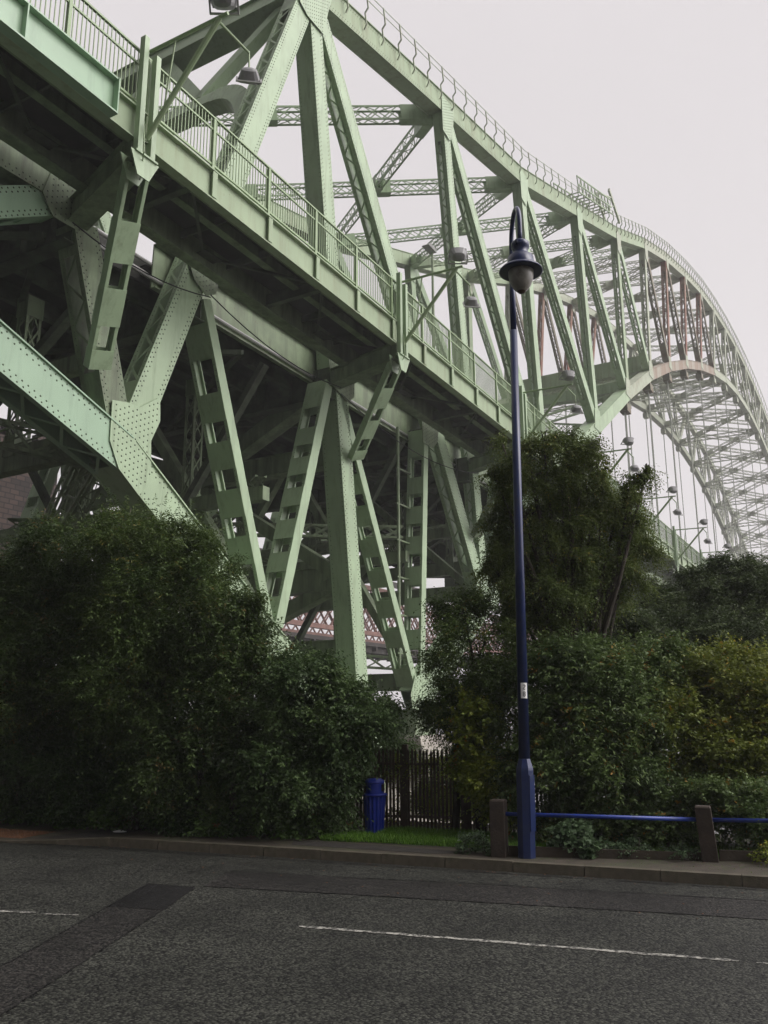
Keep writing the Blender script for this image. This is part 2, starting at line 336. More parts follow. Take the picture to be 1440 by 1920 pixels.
def gusset(pts, mats, y=D - .012, th=.03, near=False, rr=None):
    mb = MB(); mb.prism(pts, y - th / 2, y + th / 2)
    if near:
        xs = [p[0] for p in pts]; zs = [p[1] for p in pts]; sp = .21
        def inside(x, z):
            c_ = False; j = len(pts) - 1
            for i in range(len(pts)):
                (xi, zi), (xj, zj) = pts[i], pts[j]
                if (zi > z) != (zj > z) and x < (xj - xi) * (z - zi) / (zj - zi) + xi: c_ = not c_
                j = i
            return c_
        x = min(xs)
        k = 0
        while x < max(xs):
            z = min(zs) + (sp / 2 if k % 2 else 0)
            while z < max(zs):
                if all(inside(x + a, z + b) for a in (-.07, .07) for b in (-.07, .07)): mb.rivet((x, y - th / 2 - .001, z), (0, -1, 0), r=.036)
                z += sp
            x += sp * .87; k += 1
    return mb.build('gusset_plate', mats, BRIDGE)
far_copy = []                                          # parts that the far truss repeats
def both(o): far_copy.append(o); return o
GR = [M['green'], M['rivet']]; GD = [M['green_dirty'], M['rivet']]; GM = [M['green_mint'], M['rivet']]

def chord_seg(name, p0, p1, w, dp, mats, y0=D, soffit='solid', near=False, ext=.35):
    mb = MB(); d, n, Ln = axes(p0, p1); P0 = Vector((p0[0], 0, p0[1])) - d * 0; P1 = Vector((p1[0], 0, p1[1]))
    c = (P0 + P1) / 2; hl = Ln / 2 + ext * 0
    mb.obox(c + Vector((0, y0 + .06, 0)), d * hl, n * (w / 2), Vector((0, .03, 0)))
    mb.obox(c + Vector((0, y0 + dp - .06, 0)), d * hl, n * (w / 2), Vector((0, .03, 0)))
    mb.obox(c + n * (w / 2 + .012) + Vector((0, y0 + dp / 2, 0)), d * hl, n * .025, Vector((0, dp / 2 + .05, 0)))
    if soffit == 'solid': mb.obox(c - n * (w / 2 - .10) + Vector((0, y0 + dp / 2, 0)), d * hl, n * .02, Vector((0, dp / 2 - .095, 0)))
    else:
        for ya in (y0 + .10, y0 + dp - .26): mb.obox(c - n * (w / 2 - .03) + Vector((0, ya + .08, 0)), d * hl, n * .02, Vector((0, .08, 0)))
        N = max(2, int(Ln / .8)); st = Ln / N
        for i in range(N):
            a, b = (y0 + .2, y0 + dp - .2) if i % 2 == 0 else (y0 + dp - .2, y0 + .2)
            mb.bar(P0 + d * (i * st) - n * (w / 2 - .005) + Vector((0, a, 0)), P0 + d * ((i + 1) * st) - n * (w / 2 - .005) + Vector((0, b, 0)), .1, .02, up=n)
    if near:
        rv = .24
        for i in range(int(Ln / rv)):
            s0 = (i + .5) * rv
            for q in (-w / 2 + .09, w / 2 - .09): mb.rivet(P0 + d * s0 + n * q + Vector((0, y0 + .029, 0)), (0, -1, 0))
            for q in (-w / 2 + .24, w / 2 - .24): mb.rivet(P0 + d * (s0 + rv / 2) + n * q + Vector((0, y0 + .029, 0)), (0, -1, 0))
    return both(mb.build(name, mats, BRIDGE))

# top chord
for k in range(25):
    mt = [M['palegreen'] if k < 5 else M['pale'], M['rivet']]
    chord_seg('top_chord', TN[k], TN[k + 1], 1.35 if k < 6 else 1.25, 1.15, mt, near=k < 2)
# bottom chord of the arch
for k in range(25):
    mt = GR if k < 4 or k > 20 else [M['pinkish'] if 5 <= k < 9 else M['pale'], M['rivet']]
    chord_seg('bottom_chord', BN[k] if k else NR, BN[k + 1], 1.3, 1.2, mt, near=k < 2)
# side span chords
SB = [(-6.0, 18.6), (5.5, 15.6), (19.2, 10.45), (27.6, 4.6), (34.6, .75)]
SB = [(-6.0, 18.4), (6.5, 15.4), (19.2, 10.45), (27.6, 4.6), (34.6, .75)]
for a, b, mt, so in zip(SB[:-1], SB[1:], (GM, GM, GR, GR), ('lace', 'lace', 'solid', 'solid')):
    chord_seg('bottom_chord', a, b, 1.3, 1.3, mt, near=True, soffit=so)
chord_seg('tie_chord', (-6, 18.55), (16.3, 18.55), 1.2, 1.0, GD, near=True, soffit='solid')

def vert(p0, p1, w=.95, dp=.75, kind='lace', mats=None, near=False, name='vertical_post', **k):
    return both(truss_member(name, p0, p1, w, dp, kind, mats or GR, y0=D + .07, near=near, **k))
# pier column and the posts and diagonals round it
vert(TN[0], BN[0], 1.0, 1.02, 'box', GR, True, t0=.9, t1=.8, name='pier_column')
vert(TN[0], SB[2], 1.15, .9, 'lace', GR, True, t0=1.0, t1=1.2, name='diagonal_strut', capl=(2, 1.6))
vert(TN[0], BN[1], 1.05, .85, 'lace', GR, True, t0=1.6, t1=1.0, name='diagonal_strut', capl=(1.4, 1.4))
vert((16.7, 18.3), SB[2], 1.0, .95, 'lace', GD, True, t0=.6, t1=.9, name='vertical_post', capl=(1, 1.9))
vert((16.2, 18.3), (9.4, 14.2), .95, .9, 'lace', GM, True, t0=.7, t1=.4, name='diagonal_strut')
vert((22.5, 18.4), SB[3], .46, 1.28, 'batten', GR, True, t0=.8, t1=.9, name='batten_post', fl=.12, capl=(2.2, 1.2))
vert((31.5, 17.9), SB[3], .54, 1.1, 'batten', GR, True, t0=.8, t1=.9, name='batten_post', fl=.10, capl=(1.5, 1.2), pitch=1.55)
NR = (40.1, 2.6)
vert((31.8, 17.9), (39.7, 3.0), .46, 1.05, 'batten', GR, True, t0=.8, t1=.5, name='batten_post', fl=.10, capl=(1.5, 1.0), pitch=1.7)
vert((41.1, 18.2), NR, .5, 1.05, 'batten', GR, True, t0=.6, t1=.5, name='batten_post', fl=.10, capl=(1.6, 1.0), pitch=1.6)
vert((52.2, 18.0), (49.2, 9.2), .5, .8, 'batten', GR, True, t0=.4, t1=.5, name='batten_post', fl=.2, capl=(1, 1))
vert((60.0, 18.0), (59.6, 18.6), .5, .7, 'box', GR, False, name='batten_post')
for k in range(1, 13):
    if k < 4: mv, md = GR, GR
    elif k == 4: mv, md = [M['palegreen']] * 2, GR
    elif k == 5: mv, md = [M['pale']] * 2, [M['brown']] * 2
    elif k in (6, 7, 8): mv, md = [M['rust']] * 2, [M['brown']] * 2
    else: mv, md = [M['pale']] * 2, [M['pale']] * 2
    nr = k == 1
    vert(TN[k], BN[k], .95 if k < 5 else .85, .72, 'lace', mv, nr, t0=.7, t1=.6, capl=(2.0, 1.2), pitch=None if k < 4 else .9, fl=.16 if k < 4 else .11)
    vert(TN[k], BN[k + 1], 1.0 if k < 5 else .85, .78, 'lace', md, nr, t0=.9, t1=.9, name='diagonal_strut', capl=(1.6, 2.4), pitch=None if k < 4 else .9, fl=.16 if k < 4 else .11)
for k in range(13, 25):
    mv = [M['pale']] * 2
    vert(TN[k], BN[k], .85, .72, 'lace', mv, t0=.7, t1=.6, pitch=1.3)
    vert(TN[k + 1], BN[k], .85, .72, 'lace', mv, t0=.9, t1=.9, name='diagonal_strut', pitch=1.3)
vert(TN[25], BN[25], 1.2, 1.0, 'box', GR, t0=.6, t1=.6)
# gussets
def quadg(*p, **k): return both(gusset(list(p), k.pop('mats', GR), **k))
quadg((27.75, 37.0), (28.2, 35.9), (28.85, 35.6), (30.25, 35.6), (30.6, 37.2), (31.2, 39.2), (30.0, 39.6), near=True)
quadg((18.43, 12.09), (19.12, 12.22), (19.65, 12.22), (20.54, 12.87), (20.61, 12.0), (20.24, 11.17), (20.36, 9.77), (19.84, 9.15), (18.9, 9.85), (18.45, 10.7), near=True)
quadg((15.09, 17.9), (15.4, 19.0), (16.77, 19.16), (17.14, 18.77), (17.3, 17.9), (16.4, 17.3), (15.54, 17.3), near=True, mats=GD)
quadg((21.5, 18.9), (21.7, 19.2), (23.41, 19.2), (23.16, 18.0), (22.63, 17.7), (21.9, 18.1), near=True, mats=GD)
quadg((30.98, 18.3), (31.1, 18.9), (33.3, 18.7), (33.28, 17.03), (32.75, 16.6), (31.36, 17.0), near=True, mats=GD)
quadg((40.31, 18.2), (40.4, 18.7), (42.6, 18.7), (42.2, 17.2), (41.69, 16.7), (40.45, 16.69), near=True, mats=GD)
quadg((46.2, 18.6), (48.0, 18.5), (47.8, 17.3), (47.2, 16.8), (46.3, 17.2), mats=GD)
for (x, z), s in (((27.6, 4.1), .75), ((34.6, .9), 1.1), (NR, 1.0), ((48.8, 8.8), 1.3)):
    quadg((x - s * 1.4, z + s * .3), (x - s * .9, z + s * 1.3), (x + s * .9, z + s * 1.3), (x + s * 1.4, z + s * .6), (x + s * 1.2, z - s * .4), (x, z - s * .5), (x - s * 1.2, z - s * .4), near=True)
for k in range(1, 25):
    x, z = TN[k]; g = 1.0 if k < 6 else .8
    mt = GR if k < 4 else [M['pale']] * 2
    quadg((x - g * .62, z + .3), (x - g * .5, z - g * 2.3), (x + g * .55, z - g * 2.5), (x + g * 1.1, z - g * .9), (x + g * 1.2, z + .4), mats=mt, near=k == 1)
    x, z = BN[k]
    if k > 1: quadg((x - g * 1.5, z - .5), (x - g * 1.1, z + g * 1.5), (x + g * .45, z + g * 1.7), (x + g * .9, z + g * .3), (x + g * .6, z - .5), mats=GR if k < 4 else [M['pale']] * 2)
# the far truss: the same parts again
for o in far_copy: copy_obj(o, BRIDGE, (0, W, 0))

def laced_beam(name, p, q, w, h, mats, up=(0, 0, 1), pitch=1.0, plates=(), a=.11, xl=True):
    """four corner angles with crossed lacing on the two upright faces"""
    mb = MB(); p, q = Vector(p), Vector(q); d = (q - p); Ln = d.length; dn = d.normalized(); sd = dn.cross(Vector(up)).normalized(); u = sd.cross(dn)
    for i in (-1, 1):
        for j in (-1, 1):
            mb.obox((p + q) / 2 + sd * i * (w / 2) + u * j * (h / 2), d / 2, sd * .02, u * (a / 2)); mb.obox((p + q) / 2 + sd * i * (w / 2 - a / 2) + u * j * (h / 2 + .0), d / 2, sd * (a / 2 - .022), u * .02)
    N = max(2, round(Ln / pitch)); st = Ln / N
    for i in range(N):
        for s in (-1, 1):
            A = p + dn * i * st + sd * s * (w / 2); Bq = p + dn * (i + 1) * st + sd * s * (w / 2); e = .022 * s
            mb.bar(A - u * h / 2 + sd * e, Bq + u * h / 2 + sd * e, .018, .07, up=u)
            if xl: mb.bar(A + u * h / 2 - sd * e, Bq - u * h / 2 - sd * e, .018, .07, up=u)
            B0, B1 = p + dn * i * st + u * s * (h / 2), p + dn * (i + 1) * st + u * s * (h / 2)
            z_ = sd * (w / 2) * (1 if i % 2 else -1)
            mb.bar(B0 + z_ + u * s * .02, B1 - z_ + u * s * .02, .07, .016, up=u)
    for c, ln in plates:
        cc = p + dn * Ln * c
        for s in (-1, 1): mb.obox(cc + sd * s * (w / 2 + .045), dn * ln / 2, sd * .015, u * (h / 2 + .08))
        mb.obox(cc - u * (h / 2 + .05), dn * ln / 2, sd * (w / 2 + .02), u * .012)
    return mb.build(name, mats, BRIDGE)
y1, y2 = D + 1.1, D + W + .1
for k in range(0, 25):
    for i, (ka, kb) in enumerate(((k, k + 1), (k + 1, k))):
        a, b = TN[ka], TN[kb]; far = k > 4
        o = laced_beam('lateral_brace', (a[0], y1, a[1] - .4), (b[0], y2, b[1] - .4 - .02 * i), .55, .95, M['green'] if k < 3 else M['palegreen'] if k < 5 else M['pale'],
                   pitch=1.15 if k < 4 else 1.5 if k < 9 else 2.4, plates=((.5, 2.6), (.045, 2.2), (.955, 2.2)), a=.12 if k < 6 else .16, xl=k < 12)
for k in range(3, 25):
    for i, (ka, kb) in enumerate(((k, k + 1), (k + 1, k))):
        if k + 1 > 25: continue
        a, b = BN[ka], BN[kb]
        laced_beam('lower_lateral_brace', (a[0], y1, a[1] - .1), (b[0], y2, b[1] - .1 - .02 * i), .55, .85, M['palegreen'] if k < 6 else M['pale'], pitch=1.6 if k < 9 else 2.4, plates=((.5, 2.4), (.045, 2.0), (.955, 2.0)), a=.14, xl=k < 9)
for k in range(4, 25):
    a = BN[k]; laced_beam('cross_strut', (a[0], y1, a[1] + .2), (a[0], y2, a[1] + .2), .6, .9, M['pale'], pitch=2.0, plates=((.04, 1.6), (.96, 1.6)), a=.14, xl=False)
# side-span lower laterals
for a, b in zip(SB[1:-1], SB[2:]):
    for i, (p, q) in enumerate(((a, b), (b, a))): laced_beam('lower_lateral_brace', (p[0], y1, p[1]), (q[0], y2, q[1] - .03 * i), .6, .8, M['green_dirty'], pitch=1.1, plates=((.5, 2.6),))
# solid portal beams where the deck passes through the arch
for k, h in ((5, 2.0), (4, 1.1)):
    mb = MB(); x, z = BN[k]; z0 = z + (1.6 if k == 5 else .9)
    mb.box(x - .45, x + .45, y1, y2, z0 - h / 2, z0 + h / 2)
    for j in range(9): yy = y1 + (y2 - y1) * (j + .5) / 9; mb.box(x - .5, x + .5, yy - .05, yy + .05, z0 - h / 2 - .03, z0 + h / 2 + .03)
    mb.build('portal_beam', M['palegreen'] if k == 5 else M['green'], BRIDGE)

# portal frame at the pier: heavy top beam, curved haunches and W bracing in the plane of the raking strut
def portal(pt_, pb_, mats, zb=7.5, brace=True):
    top = Vector((pt_[0], 0, pt_[1] - .2)); dn = (Vector((pb_[0], 0, pb_[1])) - Vector((pt_[0], 0, pt_[1]))).normalized()
    nn = Vector((-dn.z, 0, dn.x))
    def P(y, s, o=0): return top + dn * s + nn * o + Vector((0, y, 0))
    ya, yb = D + .55, D + W + .5; mb = MB()
    def bx(p, q, w, h): mb.bar(p, q, w, h, up=dn)
    bx(P(ya, .2), P(yb, .2), 1.0, 1.5)
    for o_ in (-.55, .55): bx(P(ya, -.6, 0), P(yb, -.6, 0), 1.25, .07); bx(P(ya, .99, 0), P(yb, .99, 0), 1.25, .07)
    lo = MB(); N = 12; ym = (ya + yb) / 2
    pts = [(ya + 3.2 * (1 - math.cos(t * math.pi / 2 / N)), 13 - (13 - zb) * math.sin(t * math.pi / 2 / N)) for t in range(N + 1)]
    pts += [(ya + yb - y_, s_) for y_, s_ in pts[::-1]]
    for (y_a, sa), (y_b, sb_) in zip(pts[:-1], pts[1:]): lo.bar(P(y_a, sa), P(y_b, sb_), .95 if y_b - y_a < 5 else .8, .8, up=nn)
    w4 = MB(); yy = [ya + 1, ya + (yb - ya) * .25, ym - .2, ya + (yb - ya) * .75, yb - 1]
    for a_, b_ in ((0, 1), (1, 2), (2, 3), (3, 4)):
        s0, s1 = (.9, zb - .9) if a_ % 2 == 0 else (zb - .9, .9)
        w4.bar(P(yy[a_], s0), P(yy[b_], s1), .55, .62, up=dn)
    mb.build('portal_beam', mats, BRIDGE); lo.build('portal_haunch', mats, BRIDGE); w4.build('portal_bracing', mats, BRIDGE)
portal(TN[0], SB[2], M['green'])
# cross frame in the plane of the pier column
mb = MB()
def colx(z): f = (38 - z) / 37.25; return 29.4 + 5.2 * f
for z, h in ((14.0, .95), (8.2, 1.1), (4.6, 1.5)):
    mb.bar((colx(z), D + .9, z), (colx(z), D + W + .2, z), .55, h)
    mb.bar((colx(z), D + .9, z + h / 2), (colx(z), D + W + .2, z + h / 2), .8, .04); mb.bar((colx(z), D + .9, z - h / 2), (colx(z), D + W + .2, z - h / 2), .8, .04)
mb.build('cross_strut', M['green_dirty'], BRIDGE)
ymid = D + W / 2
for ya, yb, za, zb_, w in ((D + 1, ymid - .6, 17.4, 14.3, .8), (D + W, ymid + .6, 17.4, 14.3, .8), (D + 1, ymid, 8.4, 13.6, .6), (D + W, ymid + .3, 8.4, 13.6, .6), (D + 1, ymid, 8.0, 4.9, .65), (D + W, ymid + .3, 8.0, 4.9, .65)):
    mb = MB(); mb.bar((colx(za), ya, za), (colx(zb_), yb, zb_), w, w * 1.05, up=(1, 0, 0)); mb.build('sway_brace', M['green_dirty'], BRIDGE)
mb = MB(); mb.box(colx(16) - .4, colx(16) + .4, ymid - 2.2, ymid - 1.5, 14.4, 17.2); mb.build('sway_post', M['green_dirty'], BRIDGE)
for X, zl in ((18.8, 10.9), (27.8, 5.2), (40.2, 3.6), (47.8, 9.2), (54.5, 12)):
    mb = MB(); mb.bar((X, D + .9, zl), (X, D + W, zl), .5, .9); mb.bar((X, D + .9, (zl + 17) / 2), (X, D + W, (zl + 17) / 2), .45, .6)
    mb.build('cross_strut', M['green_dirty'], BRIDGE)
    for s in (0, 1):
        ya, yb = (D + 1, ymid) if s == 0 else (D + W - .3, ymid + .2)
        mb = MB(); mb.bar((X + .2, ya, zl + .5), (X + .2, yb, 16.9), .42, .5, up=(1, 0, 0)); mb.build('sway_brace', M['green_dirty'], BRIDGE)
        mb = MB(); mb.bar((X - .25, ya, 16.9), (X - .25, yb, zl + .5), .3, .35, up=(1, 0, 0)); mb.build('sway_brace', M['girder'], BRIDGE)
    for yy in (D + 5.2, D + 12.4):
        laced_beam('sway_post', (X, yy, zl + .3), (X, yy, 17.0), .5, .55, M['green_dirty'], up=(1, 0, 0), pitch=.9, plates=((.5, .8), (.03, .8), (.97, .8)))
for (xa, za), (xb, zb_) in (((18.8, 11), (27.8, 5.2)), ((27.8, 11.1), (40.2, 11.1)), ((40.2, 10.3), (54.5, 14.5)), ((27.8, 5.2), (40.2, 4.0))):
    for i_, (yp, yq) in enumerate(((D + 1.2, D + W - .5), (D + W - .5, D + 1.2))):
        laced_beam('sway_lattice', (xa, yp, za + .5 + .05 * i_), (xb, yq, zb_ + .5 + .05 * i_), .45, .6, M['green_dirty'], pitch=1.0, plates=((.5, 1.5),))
# rainwater pipe and cable runs
mb = MB(); mb.tube([(39.2, D + .9, 17.4), (39.2, D + .9, 4.0)], .09, 8)
for z in range(5, 17, 2): mb.box(39.0, 40.6, D + .85, D + .95, z, z + .08)
mb.build('rainwater_pipe', M['green_dirty'], BRIDGE)
mb = MB()
for (p, q, sg) in (((22.5, D - .35, 17.6), (31.6, D - .35, 16.9), .5), ((31.6, D - .35, 16.6), (47.2, D - .35, 16.5), .9), ((16, D - .4, 17.2), (22.5, D - .35, 17.5), .4)):
    p, q = Vector(p), Vector(q); mb.tube([p.lerp(q, t / 8) - Vector((0, 0, sg * 4 * t / 8 * (1 - t / 8))) for t in range(9)], .025, 5)
mb.build('loose_cable', M['black'], BRIDGE)
# deck: cross girders, stringers, slab
gx = [-4, 6.2, 16.5, 22.6, 31.6, 41.1, 47.0, 53.0] + [61.2 + 6.95 * i for i in range(42)]
for x in gx:
    z = zt(x) - .5; mb = MB(); mb.box(x - .03, x + .03, D + .2, D + W + 1, z - 1.9, z - .35)
    mb.box(x - .32, x + .32, D + .2, D + W + 1, z - 1.94, z - 1.9); mb.box(x - .32, x + .32, D + 1.9, D + W - .8, z - .35, z - .31)
    for j in range(12): yy = D + 1 + j * 1.5; mb.box(x - .25, x + .25, yy - .02, yy + .02, z - 1.89, z - .36)
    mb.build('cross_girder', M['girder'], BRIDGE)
mb = MB()
def strip(mb, y0, y1, dz0, dz1, xs=(-8, 14, 75, 365)):
    for a, b in zip(xs[:-1], xs[1:]):
        A = Vector((a, (y0 + y1) / 2, zt(a) + (dz0 + dz1) / 2)); Bq = Vector((b, (y0 + y1) / 2, zt(b) + (dz0 + dz1) / 2))
        mb.bar(A, Bq, y1 - y0, dz1 - dz0)
for j in range(7): y = D + 2.6 + j * 2.2; strip(mb, y - .15, y + .15, -1.55, -.83)
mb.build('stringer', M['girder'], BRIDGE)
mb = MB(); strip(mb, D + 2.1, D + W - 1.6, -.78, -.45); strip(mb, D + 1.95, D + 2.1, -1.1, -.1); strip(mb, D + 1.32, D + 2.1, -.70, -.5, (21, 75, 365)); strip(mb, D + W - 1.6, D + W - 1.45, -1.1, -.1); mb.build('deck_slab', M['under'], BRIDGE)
mb = MB(); strip(mb, D + 1.24, D + 1.31, -1.6, .25, (21, 75, 365)); strip(mb, D + 1.05, D + 1.24, -1.62, -1.56, (21, 75, 365)); strip(mb, D + 1.05, D + 1.24, .18, .24, (21, 75, 365)); mb.build('edge_girder', M['green_dirty'], BRIDGE)
mb = MB()
for y, z in ((D + 1.35, -.6), (D + 1.55, -.95), (D + 1.2, -1.25)):
    for a, b in ((-8, 14), (14, 75), (75, 200)): mb.tube([(a, y, zt(a) + z), (b, y, zt(b) + z)], .085, 8)
mb.build('service_pipe', M['grey_metal'], BRIDGE)
mb = MB()
for i in range(13):                                     # soffit wind bracing
    a, b = -4 + i * 10, 6 + i * 10
    mb.bar((a, D + 1, zt(a) - 2.2), (b, D + W, zt(b) - 2.2), .2, .2); mb.bar((b, D + 1, zt(b) - 2.24), (a, D + W, zt(a) - 2.24), .2, .2)
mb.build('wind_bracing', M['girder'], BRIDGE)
# the footway cantilevered outside the near truss
YW = 17.4
nx = [-5 + 2.95 * i for i in range(46)]
br_x = [1.0, 15.4, 30.9, 45.6, 58.6, 72.5, 86.0, 99.5, 113]
def ends(f):
    mb = MB(); f(mb); return mb
mb = MB(); strip(mb, YW, YW + .05, -.98, 0); mb_ = mb
strip(mb, YW - .16, YW + .24, .0, .05, (-8, 14, 75, 365)); strip(mb, YW - .13, YW + .2, -1.03, -.985)
for x in nx:
    mb.prism([(x - .03, zt(x) - .98), (x + .03, zt(x) - .98), (x + .03, zt(x)), (x - .03, zt(x))], YW - .12, YW)
    mb.box(x - .11, x + .11, YW - .15, YW - .11, zt(x) - .95, zt(x) - .02)
mb.build('footway_fascia', M['palegreen'], BRIDGE)
mb = MB()
for a, b in ((-8, 14.2),):                              # deeper mint-coloured section nearest the camera
    mb.bar((a, YW - .2, zt(a) - .45), (b, YW - .2, zt(b) - .45), .04, 1.1); mb.bar((a, YW - .28, zt(a) - 1.0), (b, YW - .28, zt(b) - 1.0), .36, .05); mb.bar((a, YW - .26, zt(a) + .12), (b, YW - .26, zt(b) + .12), .3, .05)
    mb.box(b - .02, b + .02, YW - .45, YW - .1, zt(b) - 1.03, zt(b) + .14)
    for x in (5.2, 8.2, 11.2): mb.box(x - .02, x + .02, YW - .42, YW - .22, zt(x) - .98, zt(x) + .1)
mb.build('footway_fascia', M['green_mint'], BRIDGE)
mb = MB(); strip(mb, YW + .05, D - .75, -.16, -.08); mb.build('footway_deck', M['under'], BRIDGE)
mb = MB(); strip(mb, D - .9, D - .82, -1.15, -.05); strip(mb, D - 1.1, D - .62, -1.2, -1.15)
strip(mb, YW + 1.3, YW + 1.42, -.62, -.16); strip(mb, YW + 1.2, YW + 1.52, -.66, -.62); strip(mb, YW + .0, YW + .32, -.984, -.95)
mb.build('footway_beam', M['green_dirty'], BRIDGE)
for i in range(19):
    x = -4.4 + i * 7.4; z = zt(x); mb = MB(); mb.bar((x, YW + .1, z - .72), (x, D - .9, z - .72), .05, .5); mb.bar((x, YW + .1, z - .98), (x, D - .9, z - .98), .26, .03)
    for dx in (-2.46, 2.46):
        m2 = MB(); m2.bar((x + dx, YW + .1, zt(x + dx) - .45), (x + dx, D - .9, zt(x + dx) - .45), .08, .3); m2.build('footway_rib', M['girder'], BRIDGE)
    mb.bar((x + .1, YW + .2, z - .8), (x + 3.5, D - 1.0, z - .8), .1, .1); mb.bar((x + 7.3, YW + .2, zt(x + 7.3) - .8), (x + 3.9, D - 1.0, z - .8), .1, .1)
    mb.obox((x + 3.7, D - 1.05, z - .84), (.45, 0, 0), (0, .3, 0), (0, 0, .015))
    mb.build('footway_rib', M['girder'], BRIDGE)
# railing bays
for i, (a, b) in enumerate(zip(nx[:-1], nx[1:])):
    mb = MB(); za, zb_ = zt(a), zt(b)
    for h, w, hh in ((.32, .06, .07), (1.62, .06, .06), (2.08, .09, .06)): mb.bar((a, YW + .02, za + h), (b, YW + .02, zb_ + h), w, hh)
    n = 20 if a < 70 else 14
    for j in range(1, n):
        x = a + (b - a) * j / n; z = za + (zb_ - za) * j / n
        mb.box(x - .013, x + .013, YW + .007, YW + .033, z + .35, z + 2.05)
    r = mb.build('railing_panel', M['rail'], BRIDGE)
    mp = MB(); mp.box(a - .055, a + .055, YW - .04, YW + .08, za - .1, za + 2.02); mp.build('railing_post', M['rail'], r)
# outriggers that carry the footway, knee braces and node brackets
kb = {15.4: (17.6, 12.9), 30.9: (33.2, 13.9), 45.6: (46.9, 12.5)}
for x in br_x:
    z = zt(x); mb = MB()
    xt = {15.4: 16.5, 30.9: 31.6, 45.6: 47.0}.get(x, x + .4)
    mb.bar((x, YW - .1, z - 1.3), (xt, D + .05, z - 1.55), .5, .75); mb.bar((x, YW - .15, z - .94), (xt, D + .05, z - 1.17), .75, .04); mb.bar((x, YW - .15, z - 1.7), (xt, D + .05, z - 1.93), .75, .04)
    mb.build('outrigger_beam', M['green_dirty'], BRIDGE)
    mp = MB()
    for dx in (-.2, .3): mp.box(x + dx - .09, x + dx + .09, YW - .34, YW - .14, z - 1.5, z + (2.4 if dx < 0 else 2.05))
    mp.box(x - .35, x + .5, YW - .36, YW - .12, z - 1.56, z - 1.5)
    mp.prism([(x - .5, z - 1.55), (x - .2, z - 2.25), (x + .25, z - 2.25), (x + .6, z - 1.55)], YW - .3, YW - .26)
    mp.prism([(x - .5, z - 1.55), (x - .2, z - 2.25), (x + .25, z - 2.25), (x + .6, z - 1.55)], YW + .12, YW + .16)
    mp.build('bracket_post', M['green'], BRIDGE)
    if x in kb:
        bx_, bz = kb[x]; A = Vector((x + .1, YW + .05, z - 1.6)); Bq = Vector((bx_, D - .15, bz)); d = Bq - A; dn = d.normalized()
        ex = Vector((1, 0, 0)); ex = (ex - dn * ex.dot(dn)).normalized(); ey = dn.cross(ex)
        kn = MB(); Ln = d.length
        for s in (-1, 1): kn.obox((A + Bq) / 2 + ex * s * .37, d / 2, ex * .02, ey * .15)
        for s in (-1, 1):
            for e in (-1, 1): kn.obox((A + Bq) / 2 + ex * s * .32 + ey * e * .14, d / 2, ex * .05, ey * .012)
        for t, hl in ((.36, .10), (.68, .095), (.95, .05)):
            cc = A + d * t
            for e in (-1, 1): kn.obox(cc + ey * e * .165, dn * (Ln * hl), ex * .40, ey * .01)
        kn.build('knee_brace', M['green'] if x < 40 else M['green_dirty'], BRIDGE)
# handrail with cranked brackets along the top chord
for k in range(0, 25):
    d, n, Ln = axes(TN[k], TN[k + 1]); P0 = Vector((TN[k][0], D, TN[k][1])); mb = MB(); N = 8 if k < 12 else 5; w = .7
    rr = .035 if k < 3 else .042
    for i in range(N):
        q = P0 + d * (Ln * (i + .5) / N)
        pts = [q + n * -.1 + Vector((0, -.05, 0)), q + n * .12 + Vector((0, -.22, 0)), q + n * .8 + Vector((0, -.22, 0)), q + n * 1.0 + Vector((0, -.45, 0)), q + n * 1.95 + Vector((0, -.45, 0))]
        for a, b in zip(pts[:-1], pts[1:]): mb.bar(a, b, rr * 2, rr * 2, up=(0, 1, 0))
    for h in (1.45, 1.9): mb.bar(P0 + n * h + Vector((0, -.45, 0)), P0 + d * Ln + n * h + Vector((0, -.45, 0)), .035 if k < 5 else .05, .035 if k < 5 else .05)
    o = mb.build('chord_handrail', M['pale'], BRIDGE)
# hangers from the arch to the deck
for k in range(4, 22):
    for y in (D + .6, D + W + .6):
        x, z = BN[k]; mb = MB()
        for dx in (-.22, .22): mb.tube([(x + dx, y, z - 1.2), (x + dx, y, zt(x) - 1)], .055, 6)
        h = mb.build('hanger_cable', M['cable'], BRIDGE)
        sb = MB(); sb.box(x - .75, x + .75, y - .45, y + .45, z - 2.1, z - 1.15); sb.prism([(x - .5, z - .6), (x + .5, z - .6), (x + .25, z - 1.2), (x - .25, z - 1.2)], y - .3, y + .3); sb.build('hanger_socket', M['brown'] if k < 9 else M['pale'], h)
# bearings
for y in (D + .6, D + W + .6):
    mb = MB(); mb.prism([(38.9, .9), (41.2, .9), (40.7, 2.2), (39.5, 2.2)], y - .7, y + .7); mb.build('bearing', M['green_dirty'], BRIDGE); mb = MB(); mb.prism([(33.4, -1.4), (35.9, -1.4), (35.2, .3), (34.0, .3)], y - .8, y + .8); mb.build('bearing', M['green_dirty'], BRIDGE)
mb = MB()
for y in (D + .6, D + W + .6):
    for x0, x1, z0, z1, hy in ((31.5, 43.5, -14, -4.5, 3.2), (32, 43, -4.5, -1.5, 2.6)): mb.box(x0, x1, y - hy, y + hy, z0, z1)
    o_ = len(mb.v); mb.v += [(37.6, y - 2.2, -1.5), (42.8, y - 2.2, -1.5), (42.8, y + 2.2, -1.5), (37.6, y + 2.2, -1.5), (38.5, y - 1.2, .9), (41.7, y - 1.2, .9), (41.7, y + 1.2, .9), (38.5, y + 1.2, .9)]
    for f in ((0, 1, 5, 4), (1, 2, 6, 5), (2, 3, 7, 6), (3, 0, 4, 7), (4, 5, 6, 7)): mb.f.append(tuple(o_ + q for q in f)); mb.mi.append(0)
